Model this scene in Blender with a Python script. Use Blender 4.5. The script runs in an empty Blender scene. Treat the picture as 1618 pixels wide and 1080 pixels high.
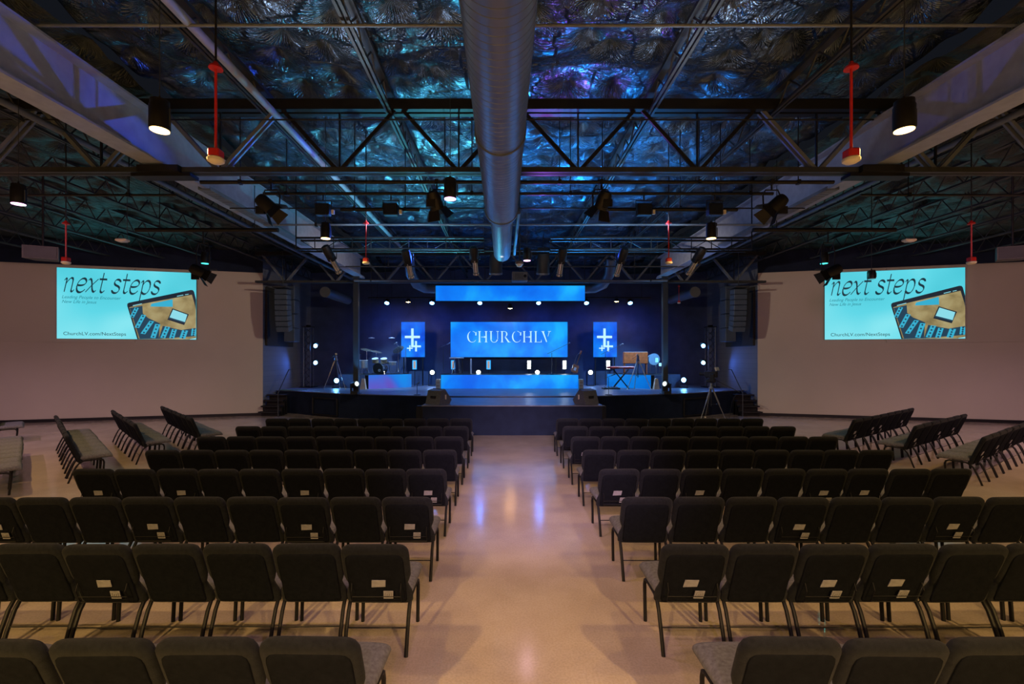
import bpy, bmesh, math, random
import numpy as np
from mathutils import Vector, Matrix
random.seed(7)
SC = bpy.context.scene
COL = SC.collection
PI = math.pi
R = math.radians

# ---------------------------------------------------------------- camera
CX, CZ, F = -0.25, 2.3, 720.0
VPX, VPY = 796.0, 562.0
cam_d = bpy.data.cameras.new('camera')
cam = bpy.data.objects.new('camera', cam_d); COL.objects.link(cam)
cam.location = (CX, 0, CZ); cam.rotation_euler = (PI/2, 0, 0)
cam_d.sensor_width = 36.0; cam_d.lens = F/1618*36.0
cam_d.shift_x = (809-VPX)/1618.0; cam_d.shift_y = (VPY-540)/1618.0
cam_d.clip_end = 200
SC.camera = cam
# ---------------------------------------------------------------- world, exposure
w = bpy.data.worlds.new('world'); SC.world = w; w.use_nodes = True
w.node_tree.nodes['Background'].inputs[0].default_value = (.3, .35, .5, 1)
w.node_tree.nodes['Background'].inputs[1].default_value = 0.02
SC.view_settings.view_transform = 'Standard'; SC.view_settings.look = 'None'
SC.view_settings.gamma = 1; SC.view_settings.exposure = 0.0
SC.view_settings.use_curve_mapping = False

def spot(loc, target, power, color, size=120, blend=.6, rad=.06):
    l = bpy.data.lights.new('spot', 'SPOT'); l.energy = power; l.color = color
    l.spot_size = R(size); l.spot_blend = blend; l.shadow_soft_size = rad
    o = bpy.data.objects.new('spot_light', l); COL.objects.link(o); o.location = loc
    o.rotation_euler = (Vector(target)-Vector(loc)).to_track_quat('-Z', 'Y').to_euler()
    return o
def point(loc, power, color, rad=.05):
    l = bpy.data.lights.new('point', 'POINT'); l.energy = power; l.color = color; l.shadow_soft_size = rad
    o = bpy.data.objects.new('point_light', l); COL.objects.link(o); o.location = loc
    return o

WARM = (1, .62, .20); PINK = (1, .58, .80); WHITEW = (1, .72, .5)
# house pendants over the seats (the cans are built further down); unseen ones, mostly added fill, follow
LAMPS = [ # x, y, z lens, colour key, watts
 (-3.3, 4.04, 4.30, 'warm', 210), (3.3, 4.04, 4.30, 'warm', 210),
 (-3.3, 7.80, 4.31, 'warm', 250), (3.3, 7.80, 4.31, 'warm', 250),
 (-.95, 5.95, 4.35, 'pink', 130), (.25, 9.80, 4.35, 'pink', 14),
 (-6.8, 6.15, 4.35, 'pink', 60),
 (-7.2, 10.6, 4.45, 'teal', 40), (7.2, 10.6, 4.45, 'teal', 40)]
HIDDEN = [ # unseen cans: warm inner pairs inferred, the rest added as fill
 (0, 2.0, 4.35, 'pink', 110), (-3.3, .2, 4.3, 'warm', 60), (3.3, .2, 4.3, 'warm', 60),
 (-3.3, -3.8, 4.3, 'warm', 3500), (3.3, -3.8, 4.3, 'warm', 3500), (-10.5, -2.5, 4.3, 'warm', 2200), (10.5, -2.5, 4.3, 'warm', 2200),
 (8.6, 6.0, 4.35, 'warm', 110), (-10.5, 8.2, 4.35, 'warm', 480), (11.5, 8.2, 4.35, 'warm', 440),
 (-14.5, 9.5, 4.35, 'pink', 520), (15.0, 9.5, 4.35, 'pink', 520)]
LC = {'warm': WARM, 'pink': PINK, 'teal': (.1, .9, .8)}
for x, y, z, c, p in LAMPS+HIDDEN:
    spot((x, y, z-.03), (x, y, 0), p, LC[c], 158, .5, .07)
# unseen narrow spots added behind the camera to light the aisle
for s in (-1, 1):
    spot((s*.9, -2.5, 4.7), (.24, 9.5, 0), 2300, (1, .64, 1), 26, 1, .12)
spot((0, -3.0, 4.7), (.24, 13.0, 0), 4200, (1, .74, 1), 14, 1, .12)
spot((0, -3.0, 4.7), (.24, 2.6, 0), 300, (1, .52, 1), 44, 1, .12)
# unseen spots added behind the camera to wash the side walls
for s in (-1, 1):
    spot((s*6.5, -2.0, 4.6), (s*15.0, 16.0, 2.0), 1600, (1, .52, .66), 50, .9, .3)
    spot((s*.1, 10.4, 4.5), (s*12.0, 17.2, 2.2), 1000, (1, .80, .62), 62, .9, .05)  # wall wash without a fixture, placed along the array's shadow direction
    # cool spots added without fixtures to brighten the girders
    spot((s*2.6, 8.45, 4.75), (s*5.5, 9.3, 5.5), 60, (.66, .72, 1), 120, 1, .1)
    spot((s*3.6, 3.6, 4.55), (s*5.5, 5.4, 5.5), 5, (.7, .8, 1), 120, 1, .1)
# blue stage light
BLUE = (.03, .22, 1)
for s in (-1, 1):
    for x in (1.3, 3.4, 5.35):
        spot((s*x, 20.0, 4.58), (s*x*.95, 18.6, 0), 520, BLUE, 120, .7, .06)
        spot((s*x, 19.2, 4.7), (s*x, 20.4, 1.5), 800 if x > 5 else 90, (.34, .64, 1), 80, .8, .06)
        spot((s*x, 20.2, 4.7), (s*x*1.1, 22, 2.2), 110, (.04, .16, 1), 130, 1, .08)
    spot((s*9.0, 19.9, 2.75), (0, 19, 1.2), 260, (.06, .34, 1), 110, .8, .05)
    spot((s*9.0, 19.9, 2.05), (s*9.56, 17, 1.2), 40, (.08, .22, 1), 160, .8, .05)
    # movers at the columns shine up
    spot((s*5.35, 16.35, 1.30), (s*3.0, 9.0, 6.5), 260, (.05, .38, 1), 75, .9, .05)
    spot((s*5.45, 16.30, 1.30), (s*5.65, 16.7, 4.5), 220, (.1, .5, 1), 50, .8, .04)
spot((2.0, 15.7, 1.0), (1.6, 10.4, 6.5), 3400, (.02, .33, 1), 44, .8, .04)
spot((-2.0, 15.7, 1.0), (-2.6, 10.8, 6.5), 2400, (.10, .62, .75), 60, .9, .04)
spot((.5, 9.9, 4.6), (1.5, 5.0, 6.5), 200, (.42, .12, 1), 50, .9, .04)
spot((-1.5, 11.5, 4.6), (-5.5, 4.4, 5.7), 1300, (.04, .13, 1), 32, .9, .04)
spot((1.5, 11.5, 4.6), (5.5, 4.2, 5.6), 330, (.05, .12, 1), 26, .9, .04)
# spots without fixtures, added clear of the flood boxes to brighten the roof blanket
for x in (-3.37, -2.2, 2.17, 3.39):
    spot((x, 6.3, 4.9), (x*.6, 5.2, 6.5), 40, (.75, .85, 1), 110, 1, .12)
    spot((x, 8.7, 4.9), (x*.6, 10.5, 6.5), 50, (.45, .75, 1), 150, 1, .12)

# ---------------------------------------------------------------- materials
MC = {}
def nt(name):
    m = bpy.data.materials.new(name); m.use_nodes = True
    return m, m.node_tree.nodes, m.node_tree.links, m.node_tree.nodes['Principled BSDF']
def mat(name, col, rough=.6, metal=0, var=.12, scale=6, bump=0, bscale=120, spec=.5):
    if name in MC: return MC[name]
    m, N, L, P = nt(name)
    P.inputs['Roughness'].default_value = rough; P.inputs['Metallic'].default_value = metal
    P.inputs['Specular IOR Level'].default_value = spec
    tc = N.new('ShaderNodeTexCoord'); no = N.new('ShaderNodeTexNoise')
    no.inputs['Scale'].default_value = scale; no.inputs['Detail'].default_value = 4
    L.new(tc.outputs['Object'], no.inputs['Vector'])
    cr = N.new('ShaderNodeValToRGB')
    cr.color_ramp.elements[0].position = .3; cr.color_ramp.elements[1].position = .7
    cr.color_ramp.elements[0].color = [c*(1-var) for c in col]+[1]
    cr.color_ramp.elements[1].color = [min(1, c*(1+var)) for c in col]+[1]
    L.new(no.outputs['Fac'], cr.inputs[0]); L.new(cr.outputs[0], P.inputs['Base Color'])
    if bump:
        n2 = N.new('ShaderNodeTexNoise'); n2.inputs['Scale'].default_value = bscale
        L.new(tc.outputs['Object'], n2.inputs['Vector'])
        b = N.new('ShaderNodeBump'); b.inputs['Strength'].default_value = bump; b.inputs['Distance'].default_value = .01
        L.new(n2.outputs['Fac'], b.inputs['Height']); L.new(b.outputs[0], P.inputs['Normal'])
    MC[name] = m; return m
def emat(name, col, strength):
    if name in MC: return MC[name]
    m, N, L, P = nt(name)
    P.inputs['Base Color'].default_value = (.02, .02, .02, 1)
    P.inputs['Emission Color'].default_value = (*col, 1); P.inputs['Emission Strength'].default_value = strength
    MC[name] = m; return m
def led_mat(name, dark, mid, light, scale=.7, strength=1.0, detail=5):
    m, N, L, P = nt(name)
    P.inputs['Base Color'].default_value = (.01, .01, .012, 1); P.inputs['Roughness'].default_value = .4
    tc = N.new('ShaderNodeTexCoord'); no = N.new('ShaderNodeTexNoise')
    no.inputs['Scale'].default_value = scale; no.inputs['Detail'].default_value = detail; no.inputs['Distortion'].default_value = .4
    L.new(tc.outputs['Object'], no.inputs['Vector'])
    cr = N.new('ShaderNodeValToRGB'); e = cr.color_ramp.elements
    e[0].position = .28; e[0].color = (*dark, 1); e[1].position = .72; e[1].color = (*light, 1)
    x = e.new(.5); x.color = (*mid, 1)
    L.new(no.outputs['Fac'], cr.inputs[0]); L.new(cr.outputs[0], P.inputs['Emission Color'])
    P.inputs['Emission Strength'].default_value = strength
    MC[name] = m; return m
led_mat('led_blue', (0, .10, .80), (.0, .21, .95), (.01, .45, 1))
led_mat('led_deep', (0, .03, .62), (.0, .13, .85), (.0, .28, .95), 1.2)
led_mat('led_dim', (0, .10, .50), (.0, .18, .72), (.02, .26, .8), .5)
led_mat('led_purple', (0, .30, .85), (.02, .16, .72), (.16, .05, .42), .45, 1, 2)
led_mat('projected_cyan', (.06, .55, .66), (.11, .68, .80), (.30, .85, .92), .28, 1, 2)
led_mat('picture_wood', (.16, .12, .05), (.32, .25, .11), (.42, .36, .18), 2.2, 1, 5)
BLK = mat('black_steel', (.012, .012, .014), .5, .3)
DKM = mat('dark_grey_steel', (.05, .055, .06), .5, .4)
GRM = mat('grey_steel', (.15, .175, .22), .5, .3)
LGM = mat('painted_beam', (.29, .33, .45), .55)
CHR = mat('chrome', (.6, .62, .65), .22, .95)
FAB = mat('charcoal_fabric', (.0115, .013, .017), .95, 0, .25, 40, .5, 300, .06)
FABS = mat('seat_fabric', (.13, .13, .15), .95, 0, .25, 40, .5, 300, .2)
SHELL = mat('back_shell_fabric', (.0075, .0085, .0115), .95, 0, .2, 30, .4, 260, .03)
FAB.node_tree.nodes['Principled BSDF'].inputs['Sheen Weight'].default_value = .045
LEG = mat('leg_enamel', (.007, .007, .009), .5, 0, .1, 6, 0, 120, .2)
CARD = mat('card', (.24, .235, .26), .8, 0, .15, 30)
CARD2 = mat('card_print', (.10, .085, .07), .8)
RED = mat('red_enamel', (.50, .02, .02), .4)
REDK = mat('red_keyboard', (.55, .02, .03), .35)
CREAM = mat('cream_plastic', (.72, .66, .54), .5)
DUCT = mat('duct_metal', (.21, .24, .30), .45, .8, .08, 3)
STAGEB = mat('stage_black', (.012, .018, .040), .8, 0, .2, 3, 0, 120, .12)
WOODC = mat('cabinet_wood', (.50, .12, .03), .5, 0, .3, 8)
STEPW = mat('step_wood', (.75, .58, .40), .5, 0, .15, 8)
TRIW = mat('tripod_wood', (.8, .68, .55), .5, 0, .15, 8)
GUITW = mat('guitar_wood', (.45, .12, .04), .3, 0, .3, 5)
WEDGE = mat('speaker_grey', (.09, .09, .10), .6, 0, .2, 30, .3, 200)
LENSG = mat('dark_glass', (.02, .02, .03), .1)
DRUMW = mat('drum_shell', (.35, .38, .42), .25, .7)
SKIN_ = mat('drum_head', (.6, .62, .65), .5)
BRASS = mat('cymbal_bronze', (.55, .50, .40), .25, .9)

def wall_mat():
    m, N, L, P = nt('beige_paint'); P.inputs['Roughness'].default_value = .85
    tc = N.new('ShaderNodeTexCoord'); n = N.new('ShaderNodeTexNoise'); n.inputs['Scale'].default_value = .6; n.inputs['Detail'].default_value = 6
    L.new(tc.outputs['Object'], n.inputs['Vector'])
    cr = N.new('ShaderNodeValToRGB'); cr.color_ramp.elements[0].color = (.40, .36, .31, 1); cr.color_ramp.elements[1].color = (.50, .45, .39, 1)
    L.new(n.outputs['Fac'], cr.inputs[0]); L.new(cr.outputs[0], P.inputs['Base Color'])
    n2 = N.new('ShaderNodeTexNoise'); n2.inputs['Scale'].default_value = 35
    b = N.new('ShaderNodeBump'); b.inputs['Strength'].default_value = .12; b.inputs['Distance'].default_value = .01
    L.new(tc.outputs['Object'], n2.inputs['Vector']); L.new(n2.outputs['Fac'], b.inputs['Height']); L.new(b.outputs[0], P.inputs['Normal'])
    return m
WALL = wall_mat()
def block_mat():
    m, N, L, P = nt('painted_block'); P.inputs['Roughness'].default_value = .8
    tc = N.new('ShaderNodeTexCoord'); mp = N.new('ShaderNodeMapping'); mp.inputs['Rotation'].default_value = (PI/2, 0, PI/2)
    br = N.new('ShaderNodeTexBrick'); br.inputs['Scale'].default_value = 2.5
    br.inputs['Color1'].default_value = (.11, .125, .155, 1); br.inputs['Color2'].default_value = (.13, .14, .17, 1); br.inputs['Mortar'].default_value = (.08, .09, .11, 1)
    br.inputs['Mortar Size'].default_value = .012
    L.new(tc.outputs['Object'], mp.inputs[0]); L.new(mp.outputs[0], br.inputs['Vector']); L.new(br.outputs[0], P.inputs['Base Color'])
    return m
BLOCK = block_mat()
def floor_mat():
    m, N, L, P = nt('polished_concrete')
    tc = N.new('ShaderNodeTexCoord'); n = N.new('ShaderNodeTexNoise'); n.inputs['Scale'].default_value = .9; n.inputs['Detail'].default_value = 9; n.inputs['Roughness'].default_value = .62
    L.new(tc.outputs['Object'], n.inputs['Vector'])
    cr = N.new('ShaderNodeValToRGB'); e = cr.color_ramp.elements
    e[0].position = .3; e[0].color = (.33, .268, .225, 1); e[1].position = .7; e[1].color = (.46, .39, .34, 1)
    L.new(n.outputs['Fac'], cr.inputs[0])
    n3 = N.new('ShaderNodeTexNoise'); n3.inputs['Scale'].default_value = 60; n3.inputs['Detail'].default_value = 3
    L.new(tc.outputs['Object'], n3.inputs['Vector'])
    mx = N.new('ShaderNodeMixRGB'); mx.blend_type = 'MULTIPLY'; mx.inputs[0].default_value = .5
    c2 = N.new('ShaderNodeValToRGB'); c2.color_ramp.elements[0].position = .35; c2.color_ramp.elements[0].color = (.72, .70, .68, 1); c2.color_ramp.elements[1].position = .6
    L.new(n3.outputs['Fac'], c2.inputs[0]); L.new(cr.outputs[0], mx.inputs[1]); L.new(c2.outputs[0], mx.inputs[2])
    L.new(mx.outputs[0], P.inputs['Base Color'])
    rr = N.new('ShaderNodeMapRange'); rr.inputs['To Min'].default_value = .11; rr.inputs['To Max'].default_value = .21
    L.new(n.outputs['Fac'], rr.inputs['Value']); L.new(rr.outputs[0], P.inputs['Roughness'])
    b = N.new('ShaderNodeBump'); b.inputs['Strength'].default_value = .08; b.inputs['Distance'].default_value = .01
    L.new(n.outputs['Fac'], b.inputs['Height']); L.new(b.outputs[0], P.inputs['Normal'])
    return m
FLOOR = floor_mat()
def foil_mat(name, c0, c1, rough):
    m, N, L, P = nt(name)
    P.inputs['Metallic'].default_value = .85; P.inputs['Roughness'].default_value = rough
    at = N.new('ShaderNodeAttribute'); at.attribute_name = 'pin'
    sp = N.new('ShaderNodeSeparateXYZ'); L.new(at.outputs['Vector'], sp.inputs[0])
    def M(op, a, b=None, c=None):
        n = N.new('ShaderNodeMath'); n.operation = op
        for i, v in enumerate((a, b, c)):
            if v is None: continue
            if isinstance(v, (int, float)): n.inputs[i].default_value = v
            else: L.new(v, n.inputs[i])
        return n.outputs[0]
    ang = M('ARCTAN2', sp.outputs[1], sp.outputs[0])
    ln = N.new('ShaderNodeVectorMath'); ln.operation = 'LENGTH'; L.new(at.outputs['Vector'], ln.inputs[0])
    d = ln.outputs['Value']
    tc = N.new('ShaderNodeTexCoord'); n1 = N.new('ShaderNodeTexNoise'); n1.inputs['Scale'].default_value = 2.2; n1.inputs['Detail'].default_value = 4
    L.new(tc.outputs['Object'], n1.inputs['Vector'])
    ph = M('MULTIPLY', n1.outputs['Fac'], 26)
    w1 = M('POWER', M('ABSOLUTE', M('SINE', M('MULTIPLY_ADD', ang, 13.0, ph))), .5)
    w2 = M('POWER', M('ABSOLUTE', M('SINE', M('MULTIPLY_ADD', ang, 23.0, M('MULTIPLY', n1.outputs['Fac'], -41)))), .6)
    w_ = M('ADD', w1, M('MULTIPLY', w2, .6))
    n4 = N.new('ShaderNodeTexNoise'); n4.inputs['Scale'].default_value = 3.1; n4.inputs['Detail'].default_value = 2
    L.new(tc.outputs['Object'], n4.inputs['Vector'])
    amp = M('MAXIMUM', M('MULTIPLY_ADD', n4.outputs['Fac'], 16.0, -6.2), .3)
    fall = M('MULTIPLY', M('MULTIPLY', M('MINIMUM', M('MULTIPLY', d, 6), 1), M('POWER', 2.718, M('MULTIPLY', d, -2.8))), amp)
    rad = M('MULTIPLY', w_, fall)
    n2 = N.new('ShaderNodeTexNoise'); n2.inputs['Scale'].default_value = 5.5; n2.inputs['Detail'].default_value = 6; n2.inputs['Distortion'].default_value = .8
    mp = N.new('ShaderNodeMapping'); mp.inputs['Scale'].default_value = (1.8, .45, 1); L.new(tc.outputs['Object'], mp.inputs[0]); L.new(mp.outputs[0], n2.inputs['Vector'])
    h = M('ADD', rad, M('MULTIPLY', n2.outputs['Fac'], 2.0))
    b = N.new('ShaderNodeBump'); b.inputs['Strength'].default_value = .9; b.inputs['Distance'].default_value = .014
    L.new(h, b.inputs['Height']); L.new(b.outputs[0], P.inputs['Normal'])
    cr = N.new('ShaderNodeValToRGB'); cr.color_ramp.elements[0].color = (*c0, 1); cr.color_ramp.elements[1].color = (*c1, 1)
    L.new(n1.outputs['Fac'], cr.inputs[0]); L.new(cr.outputs[0], P.inputs['Base Color'])
    return m
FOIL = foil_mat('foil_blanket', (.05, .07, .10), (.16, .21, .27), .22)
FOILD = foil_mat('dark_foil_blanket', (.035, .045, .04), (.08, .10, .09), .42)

# ---------------------------------------------------------------- mesh builder
class MB:
    def __init__(s): s.v = []; s.f = []; s.mi = []; s.cur = 0
    def add(s, vs, fs):
        o = len(s.v); s.v += [tuple(v) for v in vs]
        for f in fs: s.f.append([i+o for i in f]); s.mi.append(s.cur)
        return s
    def box(s, c, d, M=None, bev=0):
        x, y, z = [k/2 for k in d]
        if bev:
            b = min(bev, x*.9, y*.9, z*.9)
            vs = []
            for sx in (-1, 1):
                for sy in (-1, 1):
                    for sz in (-1, 1):
                        vs += [Vector((sx*x, sy*(y-b), sz*(z-b))), Vector((sx*(x-b), sy*y, sz*(z-b))), Vector((sx*(x-b), sy*(y-b), sz*z))]
            bm = bmesh.new(); [bm.verts.new(v) for v in vs]
            r = bmesh.ops.convex_hull(bm, input=bm.verts); bm.verts.ensure_lookup_table(); bm.verts.index_update()
            V = [v.co.copy() for v in bm.verts]; Fs = [[v.index for v in f.verts] for f in bm.faces]; bm.free()
        else:
            V = [Vector((a*x, b_*y, c_*z)) for a in (-1, 1) for b_ in (-1, 1) for c_ in (-1, 1)]
            Fs = [(0, 1, 3, 2), (4, 6, 7, 5), (0, 4, 5, 1), (2, 3, 7, 6), (0, 2, 6, 4), (1, 5, 7, 3)]
        if M is not None: V = [M @ v for v in V]
        return s.add([v+Vector(c) for v in V], Fs)
    def bar(s, p0, p1, w, h=None, up=(0, 0, 1)):
        h = h or w
        p0, p1 = Vector(p0), Vector(p1); d = (p1-p0); L_ = d.length; d.normalize()
        u = Vector(up)
        if abs(d.dot(u)) > .98: u = Vector((0, 1, 0))
        a = d.cross(u).normalized(); b = a.cross(d).normalized()
        V = []
        for p in (p0, p1):
            for i, j in ((-1, -1), (1, -1), (1, 1), (-1, 1)): V.append(p+a*(i*w/2)+b*(j*h/2))
        return s.add(V, [(3, 2, 1, 0), (4, 5, 6, 7), (0, 1, 5, 4), (1, 2, 6, 5), (2, 3, 7, 6), (3, 0, 4, 7)])
    def tube(s, pts, r, n=8, cap=True):
        pts = [Vector(p) for p in pts]; k = len(pts)
        rs = r if isinstance(r, (list, tuple)) else [r]*k
        V = []; pa = None
        for i, p in enumerate(pts):
            d = (pts[min(i+1, k-1)]-pts[max(i-1, 0)]).normalized()
            if pa is None:
                u = Vector((0, 0, 1)) if abs(d.z) < .9 else Vector((1, 0, 0))
                a = d.cross(u).normalized()
            else: a = (pa-d*pa.dot(d)).normalized()
            pa = a; b = d.cross(a)
            for j in range(n):
                t = 2*PI*j/n; V.append(p+(a*math.cos(t)+b*math.sin(t))*rs[i])
        Fs = []
        for i in range(k-1):
            for j in range(n):
                j2 = (j+1) % n; Fs.append((i*n+j, i*n+j2, (i+1)*n+j2, (i+1)*n+j))
        if cap: Fs.append(list(range(n))[::-1]); Fs.append([(k-1)*n+j for j in range(n)])
        return s.add(V, Fs)
    def lathe(s, prof, c=(0, 0, 0), n=20, M=None):
        V = []; Fs = []; k = len(prof)
        for r_, z in prof:
            for j in range(n):
                t = 2*PI*j/n; v = Vector((r_*math.cos(t), r_*math.sin(t), z))
                if M is not None: v = M @ v
                V.append(v+Vector(c))
        for i in range(k-1):
            for j in range(n):
                j2 = (j+1) % n; Fs.append((i*n+j, i*n+j2, (i+1)*n+j2, (i+1)*n+j))
        Fs.append(list(range(n))[::-1]); Fs.append([(k-1)*n+j for j in range(n)])
        return s.add(V, Fs)
    def prism(s, poly, z0, z1):
        n = len(poly); V = [(x, y, z0) for x, y in poly]+[(x, y, z1) for x, y in poly]
        return s.add(V, [list(range(n))[::-1], [n+i for i in range(n)]]+[(i, (i+1) % n, n+(i+1) % n, n+i) for i in range(n)])
    def build(s, name, m, parent=None, smooth=False, loc=None, rot=None):
        me = bpy.data.meshes.new(name); me.from_pydata(s.v, [], s.f)
        ms = m if isinstance(m, (list, tuple)) else [m]
        for k in ms: me.materials.append(k)
        if len(ms) > 1: me.polygons.foreach_set('material_index', s.mi)
        me.update()
        bm = bmesh.new(); bm.from_mesh(me); bmesh.ops.recalc_face_normals(bm, faces=bm.faces); bm.to_mesh(me); bm.free()
        if smooth:
            me.polygons.foreach_set('use_smooth', [True]*len(me.polygons))
            try: me.set_sharp_from_angle(angle=R(42))
            except Exception: pass
        o = bpy.data.objects.new(name, me); COL.objects.link(o)
        if parent: o.parent = parent
        if loc: o.location = loc
        if rot: o.rotation_euler = rot
        return o
def tag(o, label, cat, group=None, kind=None):
    o['label'] = label; o['category'] = cat
    if group: o['group'] = group
    if kind: o['kind'] = kind
    return o
def empty(name, loc, rz=0, label=None, cat=None, group=None):
    o = bpy.data.objects.new(name, None); COL.objects.link(o); o.location = loc; o.rotation_euler = (0, 0, rz)
    o.empty_display_size = .1
    if label: tag(o, label, cat, group)
    return o
def struct(o): o['kind'] = 'structure'; return o
KIDS = {}
def copy_tree(o, parent=None, label=None):
    c = o.copy(); COL.objects.link(c)
    if parent is not None: c.parent = parent
    if label: c['label'] = label
    for ch in list(o.children): copy_tree(ch, c)
    return c
def P(px, py, d): return Vector((CX+(px-VPX)*d/F, d, CZ-(py-VPY)*d/F))
ORD = ['first', 'second', 'third', 'fourth', 'fifth', 'sixth', 'seventh', 'eighth', 'ninth', 'tenth', 'eleventh', 'twelfth', 'thirteenth', 'fourteenth', 'fifteenth']
def rotm(rx=0, ry=0, rz=0):
    return (Matrix.Rotation(rz, 3, 'Z') @ Matrix.Rotation(ry, 3, 'Y') @ Matrix.Rotation(rx, 3, 'X'))

# ================================================================= SETTING
struct(MB().box((0, 8, -.05), (44, 32, .1)).build('floor', FLOOR))
ANG = math.atan2(2.1, 7.84)
def wall_pts(s):   # corner and far end of the angled side wall
    return Vector((s*9.56, 17.6, 0)), Vector((s*21.5, 17.6-11.94*2.1/7.84, 0))
for s, nm in ((-1, 'left'), (1, 'right')):
    a, b = wall_pts(s); d = (b-a).normalized(); nrm = Vector((-s*abs(d.y), -abs(d.x), 0)).normalized()
    mb = MB(); q = [a, b, b-nrm*.2, a-nrm*.2]
    mb.prism([(p.x, p.y) for p in q], 0, 5.5)
    struct(mb.build('wall_'+nm, WALL))
    mb = MB(); mb.prism([(p.x, p.y) for p in (a, b, b-nrm*.2, a-nrm*.2)], 5.5, 7.2)
    struct(mb.build('wall_'+nm+'_upper', STAGEB))
    mb = MB(); mb.prism([(p.x, p.y) for p in (a+nrm*.02, b+nrm*.02, b+nrm*.002, a+nrm*.002)], 0, .11)
    struct(mb.build('baseboard_'+nm, BLK))
    c = a+d*4.18
    mb = MB(); mb.prism([(p.x, p.y) for p in (c+nrm*.05, b+nrm*.05, b+nrm*.002, c+nrm*.002)], 2.78, 5.46)
    struct(mb.build('trim_1' if s < 0 else 'trim_2', WALL))
    # wall return beside the stage
    struct(MB().box((s*9.66, 19.8, 3.6), (.2, 4.35, 7.2)).build('wall_stage_'+nm, BLOCK))
    struct(MB().box((s*21.5, 4.5, 3.6), (.2, 20, 7.2)).build('wall_outer_'+nm, STAGEB))
struct(MB().box((0, 22.1, 3.6), (19.4, .2, 7.2)).build('wall_back', mat('back_drape', (.045, .065, .14), .9, 0, .2, 2)))
struct(MB().box((0, -6.1, 3.6), (43, .2, 7.2)).build('wall_rear', mat('rear_wall', (.10, .09, .08), .9)))

def roof(x0, x1, y0, y1, step, zb, m, name, seed, pitch, amp):
    rs = np.random.RandomState(seed)
    nx = int((x1-x0)/step)+1; ny = int((y1-y0)/step)+1
    X, Y = np.meshgrid(np.linspace(x0, x1, nx), np.linspace(y0, y1, ny))
    gx = np.arange(x0-pitch, x1+pitch*1.5, pitch); gy = np.arange(y0-pitch, y1+pitch*1.5, pitch*.8)
    pins = np.array([(a+rs.uniform(-.42, .42)*pitch+(.5*pitch if k % 2 else 0), b+rs.uniform(-.42, .42)*pitch) for k, b in enumerate(gy) for a in gx])
    best = np.full(X.shape, 1e9); sec = np.full(X.shape, 1e9); bi = np.zeros(X.shape, int)
    for i, (a, b) in enumerate(pins):
        d = np.hypot(X-a, Y-b); m1 = d < best
        sec = np.where(m1, best, np.minimum(sec, d)); bi = np.where(m1, i, bi); best = np.where(m1, d, best)
    t = np.clip(best/(pitch*.5), 0, 1); t = np.sin(t*PI/2)
    Z = zb-amp*(t**.8)+.02*np.sin(X*3.1+Y*1.7)
    # sag between the joists
    Z += -.05*np.sin(Y*2.3+np.sin(X*1.3)*1.5)
    me = bpy.data.meshes.new(name)
    vs = np.stack([X, Y, Z], -1).reshape(-1, 3)
    idx = np.arange(nx*ny).reshape(ny, nx)
    fs = np.stack([idx[:-1, :-1], idx[1:, :-1], idx[1:, 1:], idx[:-1, 1:]], -1).reshape(-1, 4)
    me.from_pydata(vs.tolist(), [], fs.tolist()); me.materials.append(m)
    me.polygons.foreach_set('use_smooth', [True]*len(me.polygons))
    at = me.attributes.new('pin', 'FLOAT_VECTOR', 'POINT')
    dd = np.stack([X-pins[bi, 0], Y-pins[bi, 1], np.zeros_like(X)], -1).reshape(-1)
    at.data.foreach_set('vector', dd.astype(np.float32))
    me.update()
    o = bpy.data.objects.new(name, me); COL.objects.link(o); struct(o); return o
roof(-5.6, 5.6, 4.0, 22.2, .05, 6.62, FOIL, 'ceiling', 3, .78, .17)
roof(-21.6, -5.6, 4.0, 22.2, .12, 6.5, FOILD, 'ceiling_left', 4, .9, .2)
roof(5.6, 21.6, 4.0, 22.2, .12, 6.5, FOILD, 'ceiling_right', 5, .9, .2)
struct(MB().box((0, -1.1, 6.7), (43.2, 10.3, .1)).build('ceiling_rear', STAGEB))

# ================================================================= STEEL
for s, nm in ((-1, 'left'), (1, 'right')):
    g = empty('roof_girder', (s*5.55, 5.4, 5.2), 0, 'deep pale painted steel girder running to the stage on the %s of the hall' % nm, 'beam')
    y0, y1 = -11.3, 11.4
    MB().box((0, (y0+y1)/2, .36), (.03, y1-y0, .66)).build('web', LGM, g)
    MB().box((0, (y0+y1)/2, .015), (.32, y1-y0, .03)).build('bottom_flange', LGM, g)
    MB().box((0, (y0+y1)/2, .70), (.32, y1-y0, .03)).build('top_flange', LGM, g)
    MB().box((0, 11.35, -.02), (.3, .3, .05)).build('cap_plate', LGM, g)
    c = empty('steel_column', (s*5.65, 16.7, 0), 0, 'slender steel column rising from the stage under the %s girder' % nm, 'column', 'columns on the stage')
    MB().box((0, 0, 3.045), (.18, .18, 4.27)).build('shaft', mat('column_paint', (.022, .028, .04), .45), c)
    MB().box((0, 0, .92), (.3, .3, .02)).build('base_plate', DKM, c)
    MB().box((0, 0, 5.17), (.3, .3, .04)).build('cap', DKM, c)
    # perforated tray under the girder
    t = MB(); t.box((s*5.28, 9.6, 5.10), (.2, 3.9, .02)); t.box((s*5.18, 9.6, 5.12), (.012, 3.9, .05)); t.box((s*5.38, 9.6, 5.12), (.012, 3.9, .05))
    for i in range(39): t.bar((s*5.19, 7.7+i*.1, 5.088), (s*5.37, 7.7+i*.1, 5.088), .03, .006)
    tag(t.build('cable_tray', GRM), 'perforated cable tray hung below the %s girder' % nm, 'cable tray')

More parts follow.
